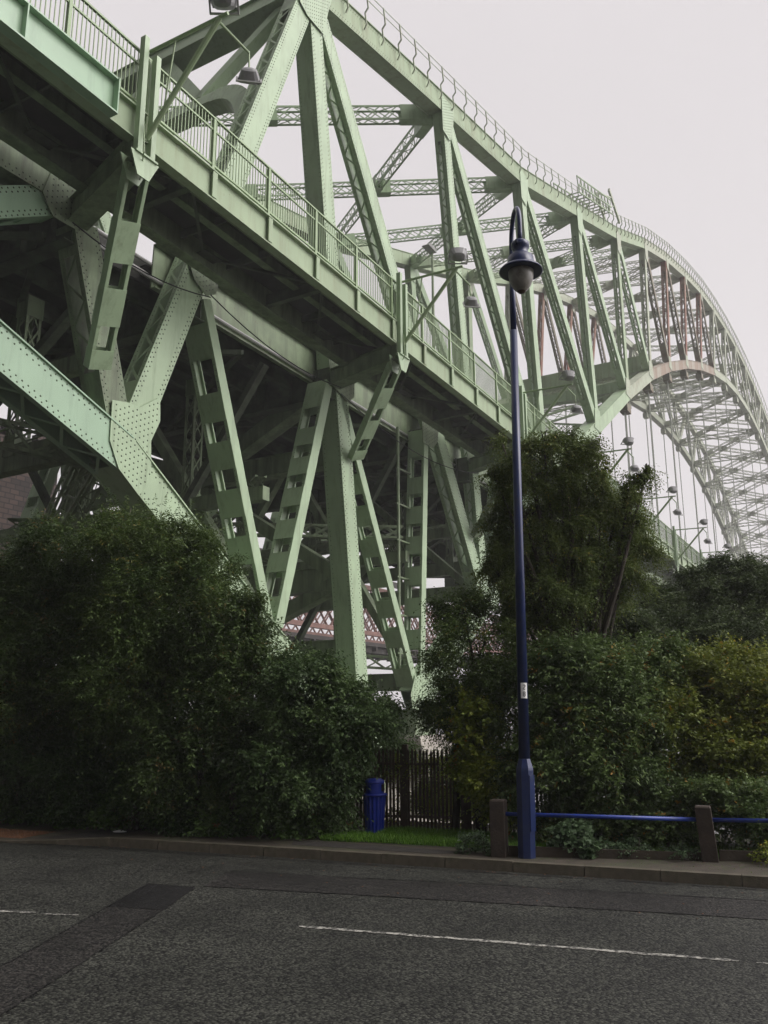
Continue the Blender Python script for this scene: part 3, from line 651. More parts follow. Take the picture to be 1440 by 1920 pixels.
mb.box(33.8, 41.4, D + 3.5, D + W - 2, -14, -6)
pier = mb.build('stone_pier', M['stone']); tag(pier, 'stepped pale stone pier carrying the foot of the green bridge column', 'bridge pier')

# ------------------------------------------------------------------ floodlights on the footway brackets
FL = ['floodlight arm reaching over the footway at the top left, nearest the camera', 'floodlight arm beside the green lattice post left of the blue lamp head', 'floodlight arm just right of the blue lamp post, low against the railing',
      'floodlight arm above the crown of the birch tree', 'floodlight arm to the right of the birch, second beyond the arch springing', 'floodlight arm above the dark trees, third beyond the arch springing', 'smallest and farthest floodlight arm, half hidden by the treetops at right']
for i, x in enumerate(br_x[1:8]):
    z = zt(x); r = empty('floodlight_bracket', (x, YW - .2, z), FL[i], 'floodlight', 'floodlight arms along the footway')
    tip = Vector((x, YW - 3.0, z + 1.95)); A = Vector((x, YW - .25, z + 2.05)); Bq = Vector((x + .05, YW - .3, z - .95))
    mb = MB(); mb.tube([A, tip + Vector((0, -.3, .02))], .055, 8); mb.tube([Bq, tip], .085, 10); mb.tube([(x, YW - 1.3, z + 2.02), (x, YW - 1.0, z - .15)], .03, 6)
    mb.tube([tip + Vector((0, .1, -.02)), tip + Vector((1.25, -.05, -.25))], .04, 8); mb.tube([tip + Vector((1.25, -.05, -.2)), tip + Vector((1.3, -.05, -.95))], .03, 6)
    mb.tube([(x - .15, YW - .4, z - .6), (x - .2, YW - .5, z - 1.6), (x + .5, YW + .4, z - 2.2)], .018, 5)
    mb.build('support_arm', M['rail'], r)
    def flood(c, s, aim):
        f = Vector(aim).normalized(); sd = f.cross(Vector((0, 0, 1))).normalized(); u = sd.cross(f)
        m2 = MB(); n = 18; rings = [(-.42, .14), (-.36, .30), (-.2, .36), (.05, .44), (.12, .47), (.12, .42)]
        o = 0
        for (t, rad) in rings:
            for k in range(n):
                a = 2 * math.pi * k / n; ca, sa = math.cos(a), math.sin(a); e = (abs(ca) ** 3.2 + abs(sa) ** 3.2) ** (-1 / 3.2)
                m2.v.append(tuple(c + f * t * s + (sd * ca * 1.1 + u * sa * .85) * rad * s * e))
        for q in range(len(rings) - 1):
            for k in range(n): m2.f.append((q * n + k, q * n + (k + 1) % n, (q + 1) * n + (k + 1) % n, (q + 1) * n + k)); m2.mi.append(0)
        m2.f.append(tuple(range(n))[::-1]); m2.mi.append(0)
        h = m2.build('floodlight_head', M['lamp_housing'], r, smooth=False)
        g = MB(); g.obox(c + f * .1 * s, f * .01, sd * .44 * s, u * .33 * s); g.build('glass', M['glass_dull'], h)
        y = MB(); y.bar(c - sd * .52 * s, c - sd * .52 * s - u * .5 * s, .05, .05); y.bar(c + sd * .52 * s, c + sd * .52 * s - u * .5 * s, .05, .05); y.bar(c - sd * .55 * s - u * .5 * s, c + sd * .55 * s - u * .5 * s, .06, .04); y.build('yoke', M['grey_metal'], h)
    flood(tip + Vector((0, -.1, .62)), .78, (.55, .35, .75) if i < 2 else (.3, .3, .9))
    flood(tip + Vector((1.3, -.05, -1.1)), .68, (.6, .5, -.55))

# ------------------------------------------------------------------ road lamps on the bridge deck and the chord gantry
for (x, y, h, lab) in ((62.5, 31.5, 24.6, 'tall grey-green road lamp on the deck, seen left of the first latticed post'),):
    r = empty('deck_lamp', (x, y, zt(x) - .4), lab, 'street lamp')
    mb = MB(); mb.tube([(x, y, zt(x) - .4), (x, y, zt(x) + h * .5), (x, y, zt(x) + h)], [.2, .16, .1], 8); mb.build('pole', M['palegreen'], r)
    mb = MB(); mb.prism([(x - 1.4, zt(x) + h - .1), (x + .2, zt(x) + h - .15), (x + .25, zt(x) + h + .2), (x - 1.0, zt(x) + h + .22)], y - .35, y + .35); mb.build('lantern', M['grey_metal'], r)
d, n, Ln = axes(TN[3], TN[4]); P0 = Vector((TN[3][0], D, TN[3][1]))
r = empty('inspection_gantry', tuple(P0), 'small latticed inspection gantry with a raised arm riding on the upper chord', 'gantry')
mb = MB()
for s in (.35, 1.1, 1.9):
    for yo in (-.7, 1.6): mb.bar(P0 + d * -1.5 + n * (s + .9) + Vector((0, yo, 0)), P0 + d * 11.5 + n * (s + .9) + Vector((0, yo, 0)), .1, .1)
for i in range(10):
    for yo in (-.7, 1.6):
        a = P0 + d * (-1.5 + i * 1.3) + Vector((0, yo, 0)); mb.bar(a + n * 1.2, a + n * 2.8, .08, .08); mb.bar(a + n * 1.2, a + d * 1.3 + n * 2.8, .06, .06)
    a = P0 + d * (-1.5 + i * 1.3); mb.bar(a + n * 1.25 + Vector((0, -.7, 0)), a + n * 1.25 + Vector((0, 1.6, 0)), .08, .08)
mb.build('cradle', M['palegreen'], r)
mb = MB(); q = P0 + d * 7.5 + n * 2.8
for yo in (-.5, .9):
    mb.bar(q + Vector((0, yo, 0)), q + Vector((5.5, yo, 2.6)), .12, .12); mb.bar(q + Vector((1.2, yo, -1)), q + Vector((6.2, yo, 2.0)), .1, .1); mb.bar(q + Vector((4.2, yo, 2.9)), q + Vector((8.0, yo, .9)), .2, .45)
mb.build('jib_arm', M['pale'], r)

# ------------------------------------------------------------------ railway viaduct seen through the steelwork
RV = empty('railway_viaduct', (120, 75, -10), 'distant red-brown lattice girder railway viaduct seen below the bridge deck', 'railway bridge')
for yg in (75, 84):
    mb = MB(); x0, x1, z0, z1 = 62, 330, 15.0, 22.6
    for z in (z0, z1): mb.box(x0, x1, yg - .4, yg + .4, z - .35, z + .35)
    N = 110; st = (x1 - x0) / N
    for i in range(N):
        for q in (0, 1, 2):
            a = x0 + st * i; zz0 = z0 + (z1 - z0) * q / 3; zz1 = z0 + (z1 - z0) * (q + 1) / 3
            mb.bar((a, yg - .05, zz0), (a + st, yg - .05, zz1), .08, .32, up=(0, 1, 0)); mb.bar((a, yg + .05, zz1), (a + st, yg + .05, zz0), .08, .32, up=(0, 1, 0))
    g = mb.build('lattice_girder', M['truss_red'], RV)
mb = MB(); mb.box(62, 330, 72.5, 86, 12.6, 13.2)
for i in range(60): x = 64 + i * 4.4; mb.box(x - .2, x + .2, 72.5, 86, 11.9, 12.6)
mb.box(62, 330, 73.2, 73.6, 11.6, 12.59); mb.box(62, 330, 79, 79.4, 11.6, 12.58)
mb.build('railway_deck', M['deck_brown'], RV)
mb = MB(); mb.box(62, 330, 72.2, 72.4, 22.9, 23.9); mb.build('parapet', M['deck_brown'], RV)
# sandstone tower of the viaduct
def bricks(name, c1, c2, c3):
    M_ = bpy.data.materials.new(name); M_.use_nodes = True; t = M_.node_tree; b = t.nodes['Principled BSDF']; b.inputs['Roughness'].default_value = .95
    tc = nd(t, 'ShaderNodeTexCoord'); sp = nd(t, 'ShaderNodeSeparateXYZ'); t.links.new(tc.outputs['Object'], sp.inputs[0])
    ad = nd(t, 'ShaderNodeMath'); t.links.new(sp.outputs[0], ad.inputs[0]); t.links.new(sp.outputs[1], ad.inputs[1])
    cb = nd(t, 'ShaderNodeCombineXYZ'); t.links.new(ad.outputs[0], cb.inputs[0]); t.links.new(sp.outputs[2], cb.inputs[1])
    br = nd(t, 'ShaderNodeTexBrick'); br.inputs['Scale'].default_value = .45; br.inputs['Color1'].default_value = (*c1, 1); br.inputs['Color2'].default_value = (*c2, 1); br.inputs['Mortar'].default_value = (*c3, 1); br.inputs['Mortar Size'].default_value = .03
    t.links.new(cb.outputs[0], br.inputs[0]); t.links.new(br.outputs[0], b.inputs['Base Color']); return M_
M['sandstone'] = bricks('sooty_sandstone', (.075, .05, .042), (.03, .024, .022), (.015, .013, .012))
mb = MB(); mb.box(30, 61, 78, 92, -12, 29.5); mb.box(29.4, 61.6, 77.4, 92.6, 29.5, 30.5)
for i in range(8): mb.box(30 + i * 4, 32 + i * 4, 77.9, 79, 30.5, 32)
TW = mb.build('stone_tower', M['sandstone']); tag(TW, 'sooty sandstone viaduct tower glimpsed behind the steel legs at far left', 'tower')

# ------------------------------------------------------------------ ground, river, road
K0 = Vector((10.74, 6.32, 0)); UU = Vector((-.153034, .988221, 0)); NN = Vector((.988221, .153034, 0))
def rd(a, b, z=0): return K0 + UU * a + NN * b + Vector((0, 0, z))
def sheet(name, quad, z, m_, kind='structure'):
    mb = MB(); mb.add([rd(a, b, z) for a, b in quad], [tuple(range(len(quad)))])
    o = mb.build(name, m_, recenter=False)
    if o.data.polygons[0].normal.z < 0: o.data.flip_normals()
    if kind: o['kind'] = kind
    return o
# ground sheet: bank falling to the river, reaching the horizon
mb = MB(); xs = [-110, -20, -6, 0, 5, 10, 14, 16, 18, 22, 28, 34, 60, 200, 680]; ys = [-140, -60, -20, -8, 0, 6, 12, 20, 40, 80, 200, 430]
def gz(x, y):
    b = (x - K0.x) * NN.x + (y - K0.y) * NN.y
    return -.06 if b < 0.05 else .015 if b < 4.5 else max(-9.5, .07 - (b - 4.5) * .16)
bs = [-120, -20, -6, .04, .06, 2, 4.5, 8, 14, 22, 34, 64, 180, 640]; as_ = [-150, -60, -30, -15, -6, 0, 6, 12, 20, 40, 90, 200, 400]
vs = []; fs = []
for a in as_:
    for b in bs: p = rd(a, b); vs.append((p.x, p.y, -.06 if b < .05 else .015 if b <= 4.5 else max(-9.5, .07 - (b - 4.5) * .16)))
nb = len(bs)
for i in range(len(as_) - 1):
    for j in range(nb - 1): fs.append((i * nb + j, (i + 1) * nb + j, (i + 1) * nb + j + 1, i * nb + j + 1))
mb.add(vs, fs); g = mb.build('ground', M['soil'], recenter=False); struct(g)
if g.data.polygons[0].normal.z < 0: g.data.flip_normals()
sheet('river', [(-148, 45), (398, 45), (398, 638), (-148, 638)], -7.0, M['river'])
sheet('road', [(-60, -9), (90, -9), (90, 0), (-60, 0)], 0, M['asphalt'])
sheet('road_shoulder', [(-60, -30), (90, -30), (90, -9), (-60, -9)], -.02, M['asphalt_dark'])
# patches: reinstated trench and strip by the kerb
sheet('road_patch', [(1.66, -1.25), (1.45, -2.2), (-4.0, -1.72), (-9, -1.5), (-9, -.55), (-4.0, -.78)], .004, M['asphalt_strip'])
sheet('road_patch', [(2.16, -2.29), (1.49, -2.29), (1.12, -3.45), (1.78, -3.5)], .004, M['asphalt_patch'])
sheet('road_patch', [(1.75, -3.5), (1.15, -3.45), (.2, -6.6), (-.9, -10.4), (.2, -10.4), (1.16, -5.5)], .004, M['asphalt_strip'])
# sealed joints and cracks
def crack(pts, w, seed, mname='asphalt_patch'):
    rn = random.Random(seed); P = []
    for (a0, b0), (a1, b1) in zip(pts[:-1], pts[1:]):
        n_ = max(2, int(math.hypot(a1 - a0, b1 - b0) / .09))
        for i in range(n_): t = i / n_; P.append((a0 + (a1 - a0) * t + rn.uniform(-.008, .008), b0 + (b1 - b0) * t + rn.uniform(-.008, .008)))
    P.append(pts[-1]); lo = []; hi = []
    for i, (a, b) in enumerate(P):
        q = P[min(i + 1, len(P) - 1)]; p = P[max(0, i - 1)]; da, db = q[0] - p[0], q[1] - p[1]; l_ = math.hypot(da, db) + 1e-6; ww = w * rn.uniform(.3, 1) / 2
        lo.append((a - db / l_ * ww, b + da / l_ * ww)); hi.append((a + db / l_ * ww, b - da / l_ * ww))
    mb = MB(); n_ = len(P); mb.add([rd(a, b, .0085) for a, b in lo + hi], [(i, i + 1, n_ + i + 1, n_ + i) for i in range(n_ - 1)])
    o = mb.build('road_joint', M[mname], recenter=False)
    if o.data.polygons[0].normal.z < 0: o.data.flip_normals()
    struct(o)
crack([(1.66, -1.25), (-1.5, -.92), (-4.0, -.79), (-9, -.56)], .035, 1); crack([(1.45, -2.2), (-4.0, -1.72), (-9, -1.5)], .02, 2)
crack([(2.16, -2.29), (1.49, -2.29), (1.12, -3.45), (.2, -6.6), (-.9, -10.4)], .022, 3); crack([(2.16, -2.29), (1.78, -3.5), (1.16, -5.5), (.2, -10.4)], .028, 4)
crack([(1.78, -3.48), (1.12, -3.44)], .02, 5); crack([(12, -.22), (4.6, -.17), (-9, -.10)], .05, 6, 'asphalt_strip')
# worn painted line
def linemat():
    M_ = bpy.data.materials.new('worn_white_road_paint'); M_.use_nodes = True; t = M_.node_tree; b = t.nodes['Principled BSDF']; b.inputs['Roughness'].default_value = .7
    tc = nd(t, 'ShaderNodeTexCoord'); n_ = nd(t, 'ShaderNodeTexNoise'); n_.inputs['Scale'].default_value = 15; n_.inputs['Detail'].default_value = 8; n_.inputs['Roughness'].default_value = .75; t.links.new(tc.outputs['Object'], n_.inputs['Vector'])
    r_ = nd(t, 'ShaderNodeMapRange'); r_.inputs[1].default_value = .46; r_.inputs[2].default_value = .56; t.links.new(n_.outputs[0], r_.inputs[0])
    m_ = nd(t, 'ShaderNodeMix', data_type='RGBA'); m_.inputs[6].default_value = (.045, .045, .04, 1); m_.inputs[7].default_value = (.36, .35, .31, 1); t.links.new(r_.outputs[0], m_.inputs[0]); t.links.new(m_.outputs[2], b.inputs['Base Color']); return M_
M['line'] = linemat()
rng = random.Random(5)
def wline(a0, b0, a1, b1, w):
    N = max(6, int(abs(a1 - a0) * 9)); lo, hi = [], []
    for i in range(N + 1):
        t = i / N; a = a0 + (a1 - a0) * t; b = b0 + (b1 - b0) * t; e = w * (1 if 0 < i < N else .35)
        lo.append((a, b - e / 2 * rng.uniform(.55, 1.05))); hi.append((a, b + e / 2 * rng.uniform(.55, 1.05)))
    mb = MB(); n_ = N + 1; mb.add([rd(a, b, .005) for a, b in lo + hi], [(i, i + 1, n_ + i + 1, n_ + i) for i in range(N)])
    o = mb.build('road_line', M['line'], recenter=False)
    if o.data.polygons[0].normal.z < 0: o.data.flip_normals()
    struct(o)
wline(-.53, -3.56, -4.47, -3.34, .085); wline(-4.6, -3.34, -8.5, -3.12, .04); wline(3.9, -4.3, 2.3, -4.0, .08); wline(2.2, -4.03, 1.8, -3.93, .05)
# pavement, kerb stones
sheet('pavement', [(4.6, .13), (-40, .13), (-40, 2.3), (4.6, 2.3)], .12, M['pavement'])
def slope_sheet(name, pts, m_):
    mb = MB(); mb.add([rd(a, b, z) for a, b, z in pts], [tuple(range(len(pts)))]); o = mb.build(name, m_, recenter=False)
    if o.data.polygons[0].normal.z < 0: o.data.flip_normals()
    return struct(o)
slope_sheet('pavement', [(6.4, -.12, .032), (4.6, .13, .12), (4.6, 2.3, .12), (6.4, 2.3, .032)], M['pavement'])
slope_sheet('pavement', [(14, -.12, .032), (6.4, -.12, .032), (6.4, 2.3, .032), (14, 2.3, .032)], M['pavement'])
slope_sheet('pavement_patch', [(6.1, .02, .0506), (4.95, .12, .1069), (4.75, .5, .1166), (4.7, 1.1, .1191), (5.6, 1.25, .0751)], M['pavement_dark'])
sheet('verge', [(1.5, .95), (-1.45, .8), (-1.45, 2.6), (1.5, 2.6)], .124, M['soil'])
sheet('verge', [(-1.5, 1.0), (-12, 2.2), (-12, 3.2), (-1.5, 2.6)], .124, M['soil'])
sheet('pavement_patch', [(1.6, .35), (-.6, .3), (-1.3, .55), (.2, .75), (1.8, .8)], .1245, M['pavement_dark'])
kb_edges = [(4.62 - .915 * i) for i in range(48)]
for i in range(47):
    a, b = kb_edges[i], kb_edges[i + 1]; mb = MB(); q = .006 + rng.uniform(-.003, .004); jz = rng.uniform(-.006, .004)
    p = [rd(a - q, 0), rd(b + q, 0), rd(b + q, .13), rd(a - q, .13)]
    vs = [(v.x, v.y, -.03) for v in p] + [(v.x + (NN.x * .018 if j < 2 else 0), v.y + (NN.y * .018 if j < 2 else 0), .127 + jz) for j, v in enumerate(p)]
    mb.add(vs, [(0, 1, 5, 4), (1, 2, 6, 5), (2, 3, 7, 6), (3, 0, 4, 7), (4, 5, 6, 7)])
    o = mb.build('kerb_stone', M['kerb']); tag(o, kind='structure', group='kerb stones along the road')
for a, b, za, zb_ in ((4.62, 5.5, .128, .07), (5.5, 6.4, .07, .03), (6.4, 7.3, .03, .03), (7.3, 8.2, .03, .03), (8.2, 9.1, .03, .03)):
    mb = MB(); off = lambda t: -.0 if t < 4.7 else -.13 * (t - 4.62) / .9 if t < 6.4 else -.26
    p = [rd(a, off(a)), rd(b - .01, off(b)), rd(b - .01, off(b) + .14), rd(a, off(a) + .14)]; hh = (za, zb_, zb_, za)
    mb.add([(v.x, v.y, -.03) for v in p] + [(v.x, v.y, hh[j]) for j, v in enumerate(p)], [(1, 0, 4, 5), (2, 1, 5, 6), (3, 2, 6, 7), (0, 3, 7, 4), (5, 4, 7, 6)])
    o = mb.build('kerb_stone', M['kerb']); tag(o, kind='structure', group='kerb stones along the road')
# tactile paving
for i in range(7):
    a = 6.42 + i * .42; mb = MB()
    for jb in range(2):
        b = .02 + jb * .42 ; c = [rd(a, b), rd(a + .41, b), rd(a + .41, b + .41), rd(a, b + .41)]
        mb.add([(v.x, v.y, .02) for v in c] + [(v.x, v.y, .038) for v in c], [(0, 1, 5, 4), (1, 2, 6, 5), (2, 3, 7, 6), (3, 0, 4, 7), (4, 5, 6, 7)])
        for u in range(6):
            for v in range(6):
                q = rd(a + .04 + u * .066, b + .04 + v * .066, .038); mb.lathe(q, [(.018, 0), (.014, .006), (.001, .0065)], 6)
    o = mb.build('tactile_paving', M['tactile']); tag(o, kind='structure')

# ------------------------------------------------------------------ blue street lamp
LP = rd(-1.88, .43, .12); lx, ly = LP.x, LP.y; lz = .10
lamp = empty('street_lamp', (lx, ly, lz), 'tall dark blue street lamp with swan neck and bell lantern beside the timber rail', 'street lamp')
def lean(z): return Vector((lx - R_.x * .012 * (z - lz) * 0 + .0, ly, z))
mb = MB(); n8 = 8
mb.lathe((lx, ly, lz), [(.124, 0), (.124, 1.14), (.12, 1.17), (.082, 1.29), (.0, 1.29)], 8); mb.build('base_column', M['blue_post'], lamp)
mb = MB(); dr = [Vector((lx + .40, ly + .24, lz)), Vector((0, 0, 0))]
t_ = -R_.copy(); ang0 = math.radians(-48)                # door on the camera-right flank
for k in (0,):
    fdir = (-F_ * .75 + R_ * .66); fdir.z = 0; fdir.normalize(); sdv = Vector((-fdir.y, fdir.x, 0))
    c = Vector((lx, ly, lz + .72)) + fdir * .117; mb.obox(c, fdir * .006, sdv * .052, Vector((0, 0, .36)))
mb.build('access_door', M['blue_post'], lamp)
mb = MB(); mb.tube([(lx, ly, lz + 1.29), (lx, ly, lz + 4.5), (lx, ly, 7.72)], [.076, .064, .056], 16); mb.build('lower_shaft', M['blue_post'], lamp, smooth=True)
mb = MB(); mb.tube([(lx, ly, 7.7), (lx, ly, 8.9)], [.05, .042], 14)
swx, swy = 0.10 * 1, 0
# swan neck: rises, bends over and comes down to the lantern (towards the camera)
hd = Vector((R_.x * .03 - F_.x * .66, R_.y * .03 - F_.y * .66, 0)); Hn = hd.length; hd.normalize(); rr = Hn / 2
pts = [(lx, ly, 7.9), (lx, ly, 8.6), (lx, ly, 9.15)]
for i in range(1, 13):
    a = math.pi * i / 12; pts.append((lx + hd.x * (rr - rr * math.cos(a)), ly + hd.y * (rr - rr * math.cos(a)), 9.15 + .42 * math.sin(a)))
ex, ey = lx + hd.x * Hn, ly + hd.y * Hn; pts.append((ex, ey, 9.0)); pts.append((ex, ey, 8.85))
mb.tube(pts, .036, 12); mb.build('swan_neck', M['blue_post'], lamp, smooth=True)
lzz = 8.33
mb = MB(); mb.lathe((ex, ey, lzz), [(.02, .53), (.105, .52), (.135, .49), (.135, .42), (.115, .40), (.11, .34), (.125, .30), (.19, .26), (.20, .15), (.21, .10)], 28)
mb.lathe((ex, ey, lzz), [(.21, .10), (.29, .075), (.318, .04), (.322, .025), (.30, .02), (.2, .035), (.17, .03)], 36)
for k in range(4): mb.box(ex - .14, ex - .128, ey - .02, ey + .02, lzz + .4, lzz + .5)
head = mb.build('lantern_hood', M['blue_post'], lamp, smooth=True)
mb = MB(); mb.lathe((ex, ey, lzz), [(.185, .03), (.185, -.03), (.175, -.10), (.148, -.18), (.105, -.25), (.062, -.29)], 28); mb.build('glass_bowl', M['lamp_glass'], lamp, smooth=True)
mb = MB(); mb.lathe((ex, ey, lzz), [(.064, -.288), (.04, -.315), (.0, -.325)], 20); mb.build('bowl_finial', M['lamp_tip'], lamp, smooth=True)
# number label 28, one digit above the other
fd = -F_.copy(); fd.z = 0; fd.normalize(); fd = (fd + R_ * .12).normalized(); sv = Vector((-fd.y, fd.x, 0)); lc = Vector((lx, ly, 2.30)); rad = .0765
mb = MB(); N = 8
for i in range(N):
    a0, a1 = -.62 + 1.24 * i / N, -.62 + 1.24 * (i + 1) / N
    def cp(a, z): return lc + (fd * math.cos(a) + sv * math.sin(a)) * rad + Vector((0, 0, z))
    mb.add([cp(a0, -.105), cp(a1, -.105), cp(a1, .105), cp(a0, .105)], [(0, 1, 2, 3)])
lab = mb.build('number_label', M['white_label'], lamp)
seg = {'2': [((-1, 1.6), (-.6, 2)), ((-.6, 2), (.6, 2)), ((.6, 2), (1, 1.5)), ((1, 1.5), (1, .7)), ((1, .7), (-1, -1.4)), ((-1, -1.4), (-1, -2)), ((-1, -2), (1, -2))],
       '8': [((-.6, 2), (.6, 2)), ((.6, 2), (.95, 1.5)), ((.95, 1.5), (.95, .6)), ((.95, .6), (.5, .1)), ((.5, .1), (-.5, .1)), ((-.5, .1), (-.95, .6)), ((-.95, .6), (-.95, 1.5)), ((-.95, 1.5), (-.6, 2)),
             ((-.5, .1), (-1, -.5)), ((-1, -.5), (-1, -1.5)), ((-1, -1.5), (-.6, -2)), ((-.6, -2), (.6, -2)), ((.6, -2), (1, -1.5)), ((1, -1.5), (1, -.5)), ((1, -.5), (.5, .1))]}
for ch, zc in (('2', .047), ('8', -.047)):
    mb = MB(); s = .0145
    for (x0, z0), (x1, z1) in seg[ch]:
        def q(x, z): a = x * s / rad; return lc + (fd * math.cos(a) + sv * math.sin(a)) * (rad + .003) + Vector((0, 0, zc + z * s))
        mb.bar(q(x0, z0), q(x1, z1), .0085, .003, up=fd)
    mb.build('digit', M['ink'], lab)

lamp.rotation_euler = Matrix.Rotation(.015, 3, Vector((0, 0, 1)).cross(R_)).to_euler()
# ------------------------------------------------------------------ litter bin
bx_, by_ = 12.62, 7.60
BIN = empty('litter_bin', (bx_, by_, .1), 'round royal blue ribbed litter bin with a domed hood beside the bushes', 'litter bin')
mb = MB(); n = 32
prof = [(.155, 0), (.16, .05), (.172, .5), (.178, .60)]
for z, rr_ in ((0, .145), (.04, .15), (.55, .182), (.6, .19)):
    for k in range(n * 2): a = math.pi * k / n; r2 = rr_ * (1 if k % 4 in (0, 1) else .925); mb.v.append((bx_ + r2 * math.cos(a), by_ + r2 * math.sin(a), .1 + z))
for q in range(3):
    for k in range(n * 2): mb.f.append((q * 2 * n + k, q * 2 * n + (k + 1) % (2 * n), (q + 1) * 2 * n + (k + 1) % (2 * n), (q + 1) * 2 * n + k)); mb.mi.append(0)
mb.build('bin_body', M['blue_bin'], BIN)
mb = MB(); mb.lathe((bx_, by_, .1), [(.185, .585), (.205, .59), (.21, .605), (.205, .62), (.16, .625)], 36); mb.build('rim', M['blue_bin'], BIN, smooth=True)
mb = MB(); mb.lathe((bx_, by_, .1), [(.152, .62), (.15, .64), (.148, .79)], 30); h = mb.build('hood', M['blue_bin'], BIN, smooth=True)
m2 = MB(); m2.lathe((bx_, by_, .1), [(.148, .785), (.162, .79), (.162, .80), (.15, .83), (.11, .855), (.0, .865)], 36); m2.build('lid', M['blue_bin'], BIN, smooth=True)
for ang in (0, math.pi):
    dv = (R_ * .93 - F_ * .2); dv.z = 0; dv.normalize()
    if ang: dv = -dv
    s2 = Vector((-dv.y, dv.x, 0)); m3 = MB(); m3.obox(Vector((bx_, by_, .815)) + dv * .138, dv * .016, s2 * .075, Vector((0, 0, .055))); m3.build('opening', M['black'], h)

# ------------------------------------------------------------------ timber post and blue rail
PF = empty('post_and_rail_fence', tuple(rd(-2.8, .7, .1)), 'low barrier of square dark timber posts joined by a bright blue tube rail', 'barrier')
posts = [(-1.52, .40, .75, 0), (-4.17, .98, .70, .05), (-6.9, 1.55, .7, 0), (-9.6, 2.1, .7, 0)]
tops = []
for (a, b, h, ln) in posts:
    p = rd(a, b, .08); mb = MB(); s = .098; top = p + Vector((0, 0, h)) + R_ * (-ln)
    e1, e2 = UU * s, NN * s
    vs = [p + e1 * i + e2 * j for j in (-1, 1) for i in (-1, 1)] + [top + e1 * i + e2 * j for j in (-1, 1) for i in (-1, 1)] + [top + Vector((0, 0, .02)) + e1 * i * .88 + e2 * j * .88 for j in (-1, 1) for i in (-1, 1)]
    mb.add(vs, [(0, 1, 5, 4), (1, 3, 7, 5), (3, 2, 6, 7), (2, 0, 4, 6), (4, 5, 9, 8), (5, 7, 11, 9), (7, 6, 10, 11), (6, 4, 8, 10), (8, 9, 11, 10)])
    mb.build('timber_post', M['wood'], PF); tops.append((p, top, h))
for (p, t, h), (p2, t2, h2) in zip(tops[:-1], tops[1:]):
    mb = MB(); a = p + (t - p) * (.78) + NN * .0; b = p2 + (t2 - p2) * .78; mb.tube([a, b], .027, 12); mb.build('tube_rail', M['blue_rail'], PF, smooth=True)
for (p, t, h), (p2, t2, h2) in zip(tops[:-1], tops[1:]):
    mb = MB(); dd = (p2 - p).normalized(); mb.bar(p + NN * .03 + dd * .11 + Vector((0, 0, .09)), p2 + NN * .03 - dd * .11 + Vector((0, 0, .05)), .04, .17); mb.build('kick_board', M['wood_board'], PF)
# ------------------------------------------------------------------ palisade fence behind the bin
PL = empty('palisade_fence', tuple(rd(0, 2.5, .07)), 'rusty brown steel palisade fence with pointed pales between the bushes', 'fence')
A = Vector((12.75, 9.4, .06)); Bq = Vector((14.05, 4.5, .06)); dd = (Bq - A); Ln = dd.length; dn = dd.normalized(); nn_ = Vector((dn.y, -dn.x, 0)); nn_ = nn_ if nn_.x < 0 else -nn_
npale = 78; rn = random.Random(3)
for i in range(npale):
    if i % 16 == 0: continue
    p = A + dn * (Ln * i / npale) + nn_ * .03; h = 1.36 + rn.uniform(-.02, .02); w = .021; mb = MB(); e = dn * w; o_ = nn_ * .006; tl = dn * rn.uniform(-.01, .01)
    fr_ = [p - e, p + e, p + e + tl + Vector((0, 0, h - .07)), p + tl + Vector((0, 0, h)), p - e + tl + Vector((0, 0, h - .07))]
    vs = [v + o_ for v in fr_] + [v - o_ for v in fr_]
    mb.add(vs, [(0, 1, 2, 3, 4), (9, 8, 7, 6, 5)] + [(j, (j + 1) % 5 + 0, (j + 1) % 5 + 5, j + 5) for j in range(5)]); mb.build('pale', M['fence'], PL)
for z in (.25, 1.1):
    mb = MB(); mb.bar(A + Vector((0, 0, z)), Bq + Vector((0, 0, z)), .04, .04); mb.build('fence_rail', M['fence'], PL)
for i in range(0, npale, 16):
    p = A + dn * (Ln * i / npale); mb = MB(); mb.bar(p, p + Vector((0, 0, 1.42)), .09, .09, up=dn); mb.build('fence_post', M['fence'], PL)
# litter
mb = MB(); q = rd(4.9, .6, .13); rr_ = random.Random(2); pts = [(q.x + .10 * math.cos(t) * rr_.uniform(.5, 1.2), q.y + .13 * math.sin(t) * rr_.uniform(.6, 1.2), .132) for t in [i * .785 for i in range(8)]]
mb.add(pts + [(q.x, q.y, .16)], [(i, (i + 1) % 8, 8) for i in range(8)]); tag(mb.build('litter', M['litter']), 'crumpled white scrap of litter lying on the pavement near the kerb', 'litter')
mb = MB()
for i in range(160):
    a, b = rr_.uniform(-5, 5), rr_.choice((rr_.uniform(-.14, -.02), rr_.uniform(.2, 1.1), rr_.uniform(-2, -.1))); p = rd(a, b, .008 if b < 0 else .128); t = rr_.uniform(0, 6); s = rr_.uniform(.008, .02)
    e = Vector((math.cos(t), math.sin(t), 0)) * s; f_ = Vector((-math.sin(t), math.cos(t), 0)) * s * .6; mb.add([p - e, p + f_, p + e + Vector((0, 0, .006)), p - f_], [(0, 1, 2, 3)])
tag(mb.build('fallen_leaves', M['tactile']), 'scattered brown leaf scraps on road and pavement', None, kind='stuff')

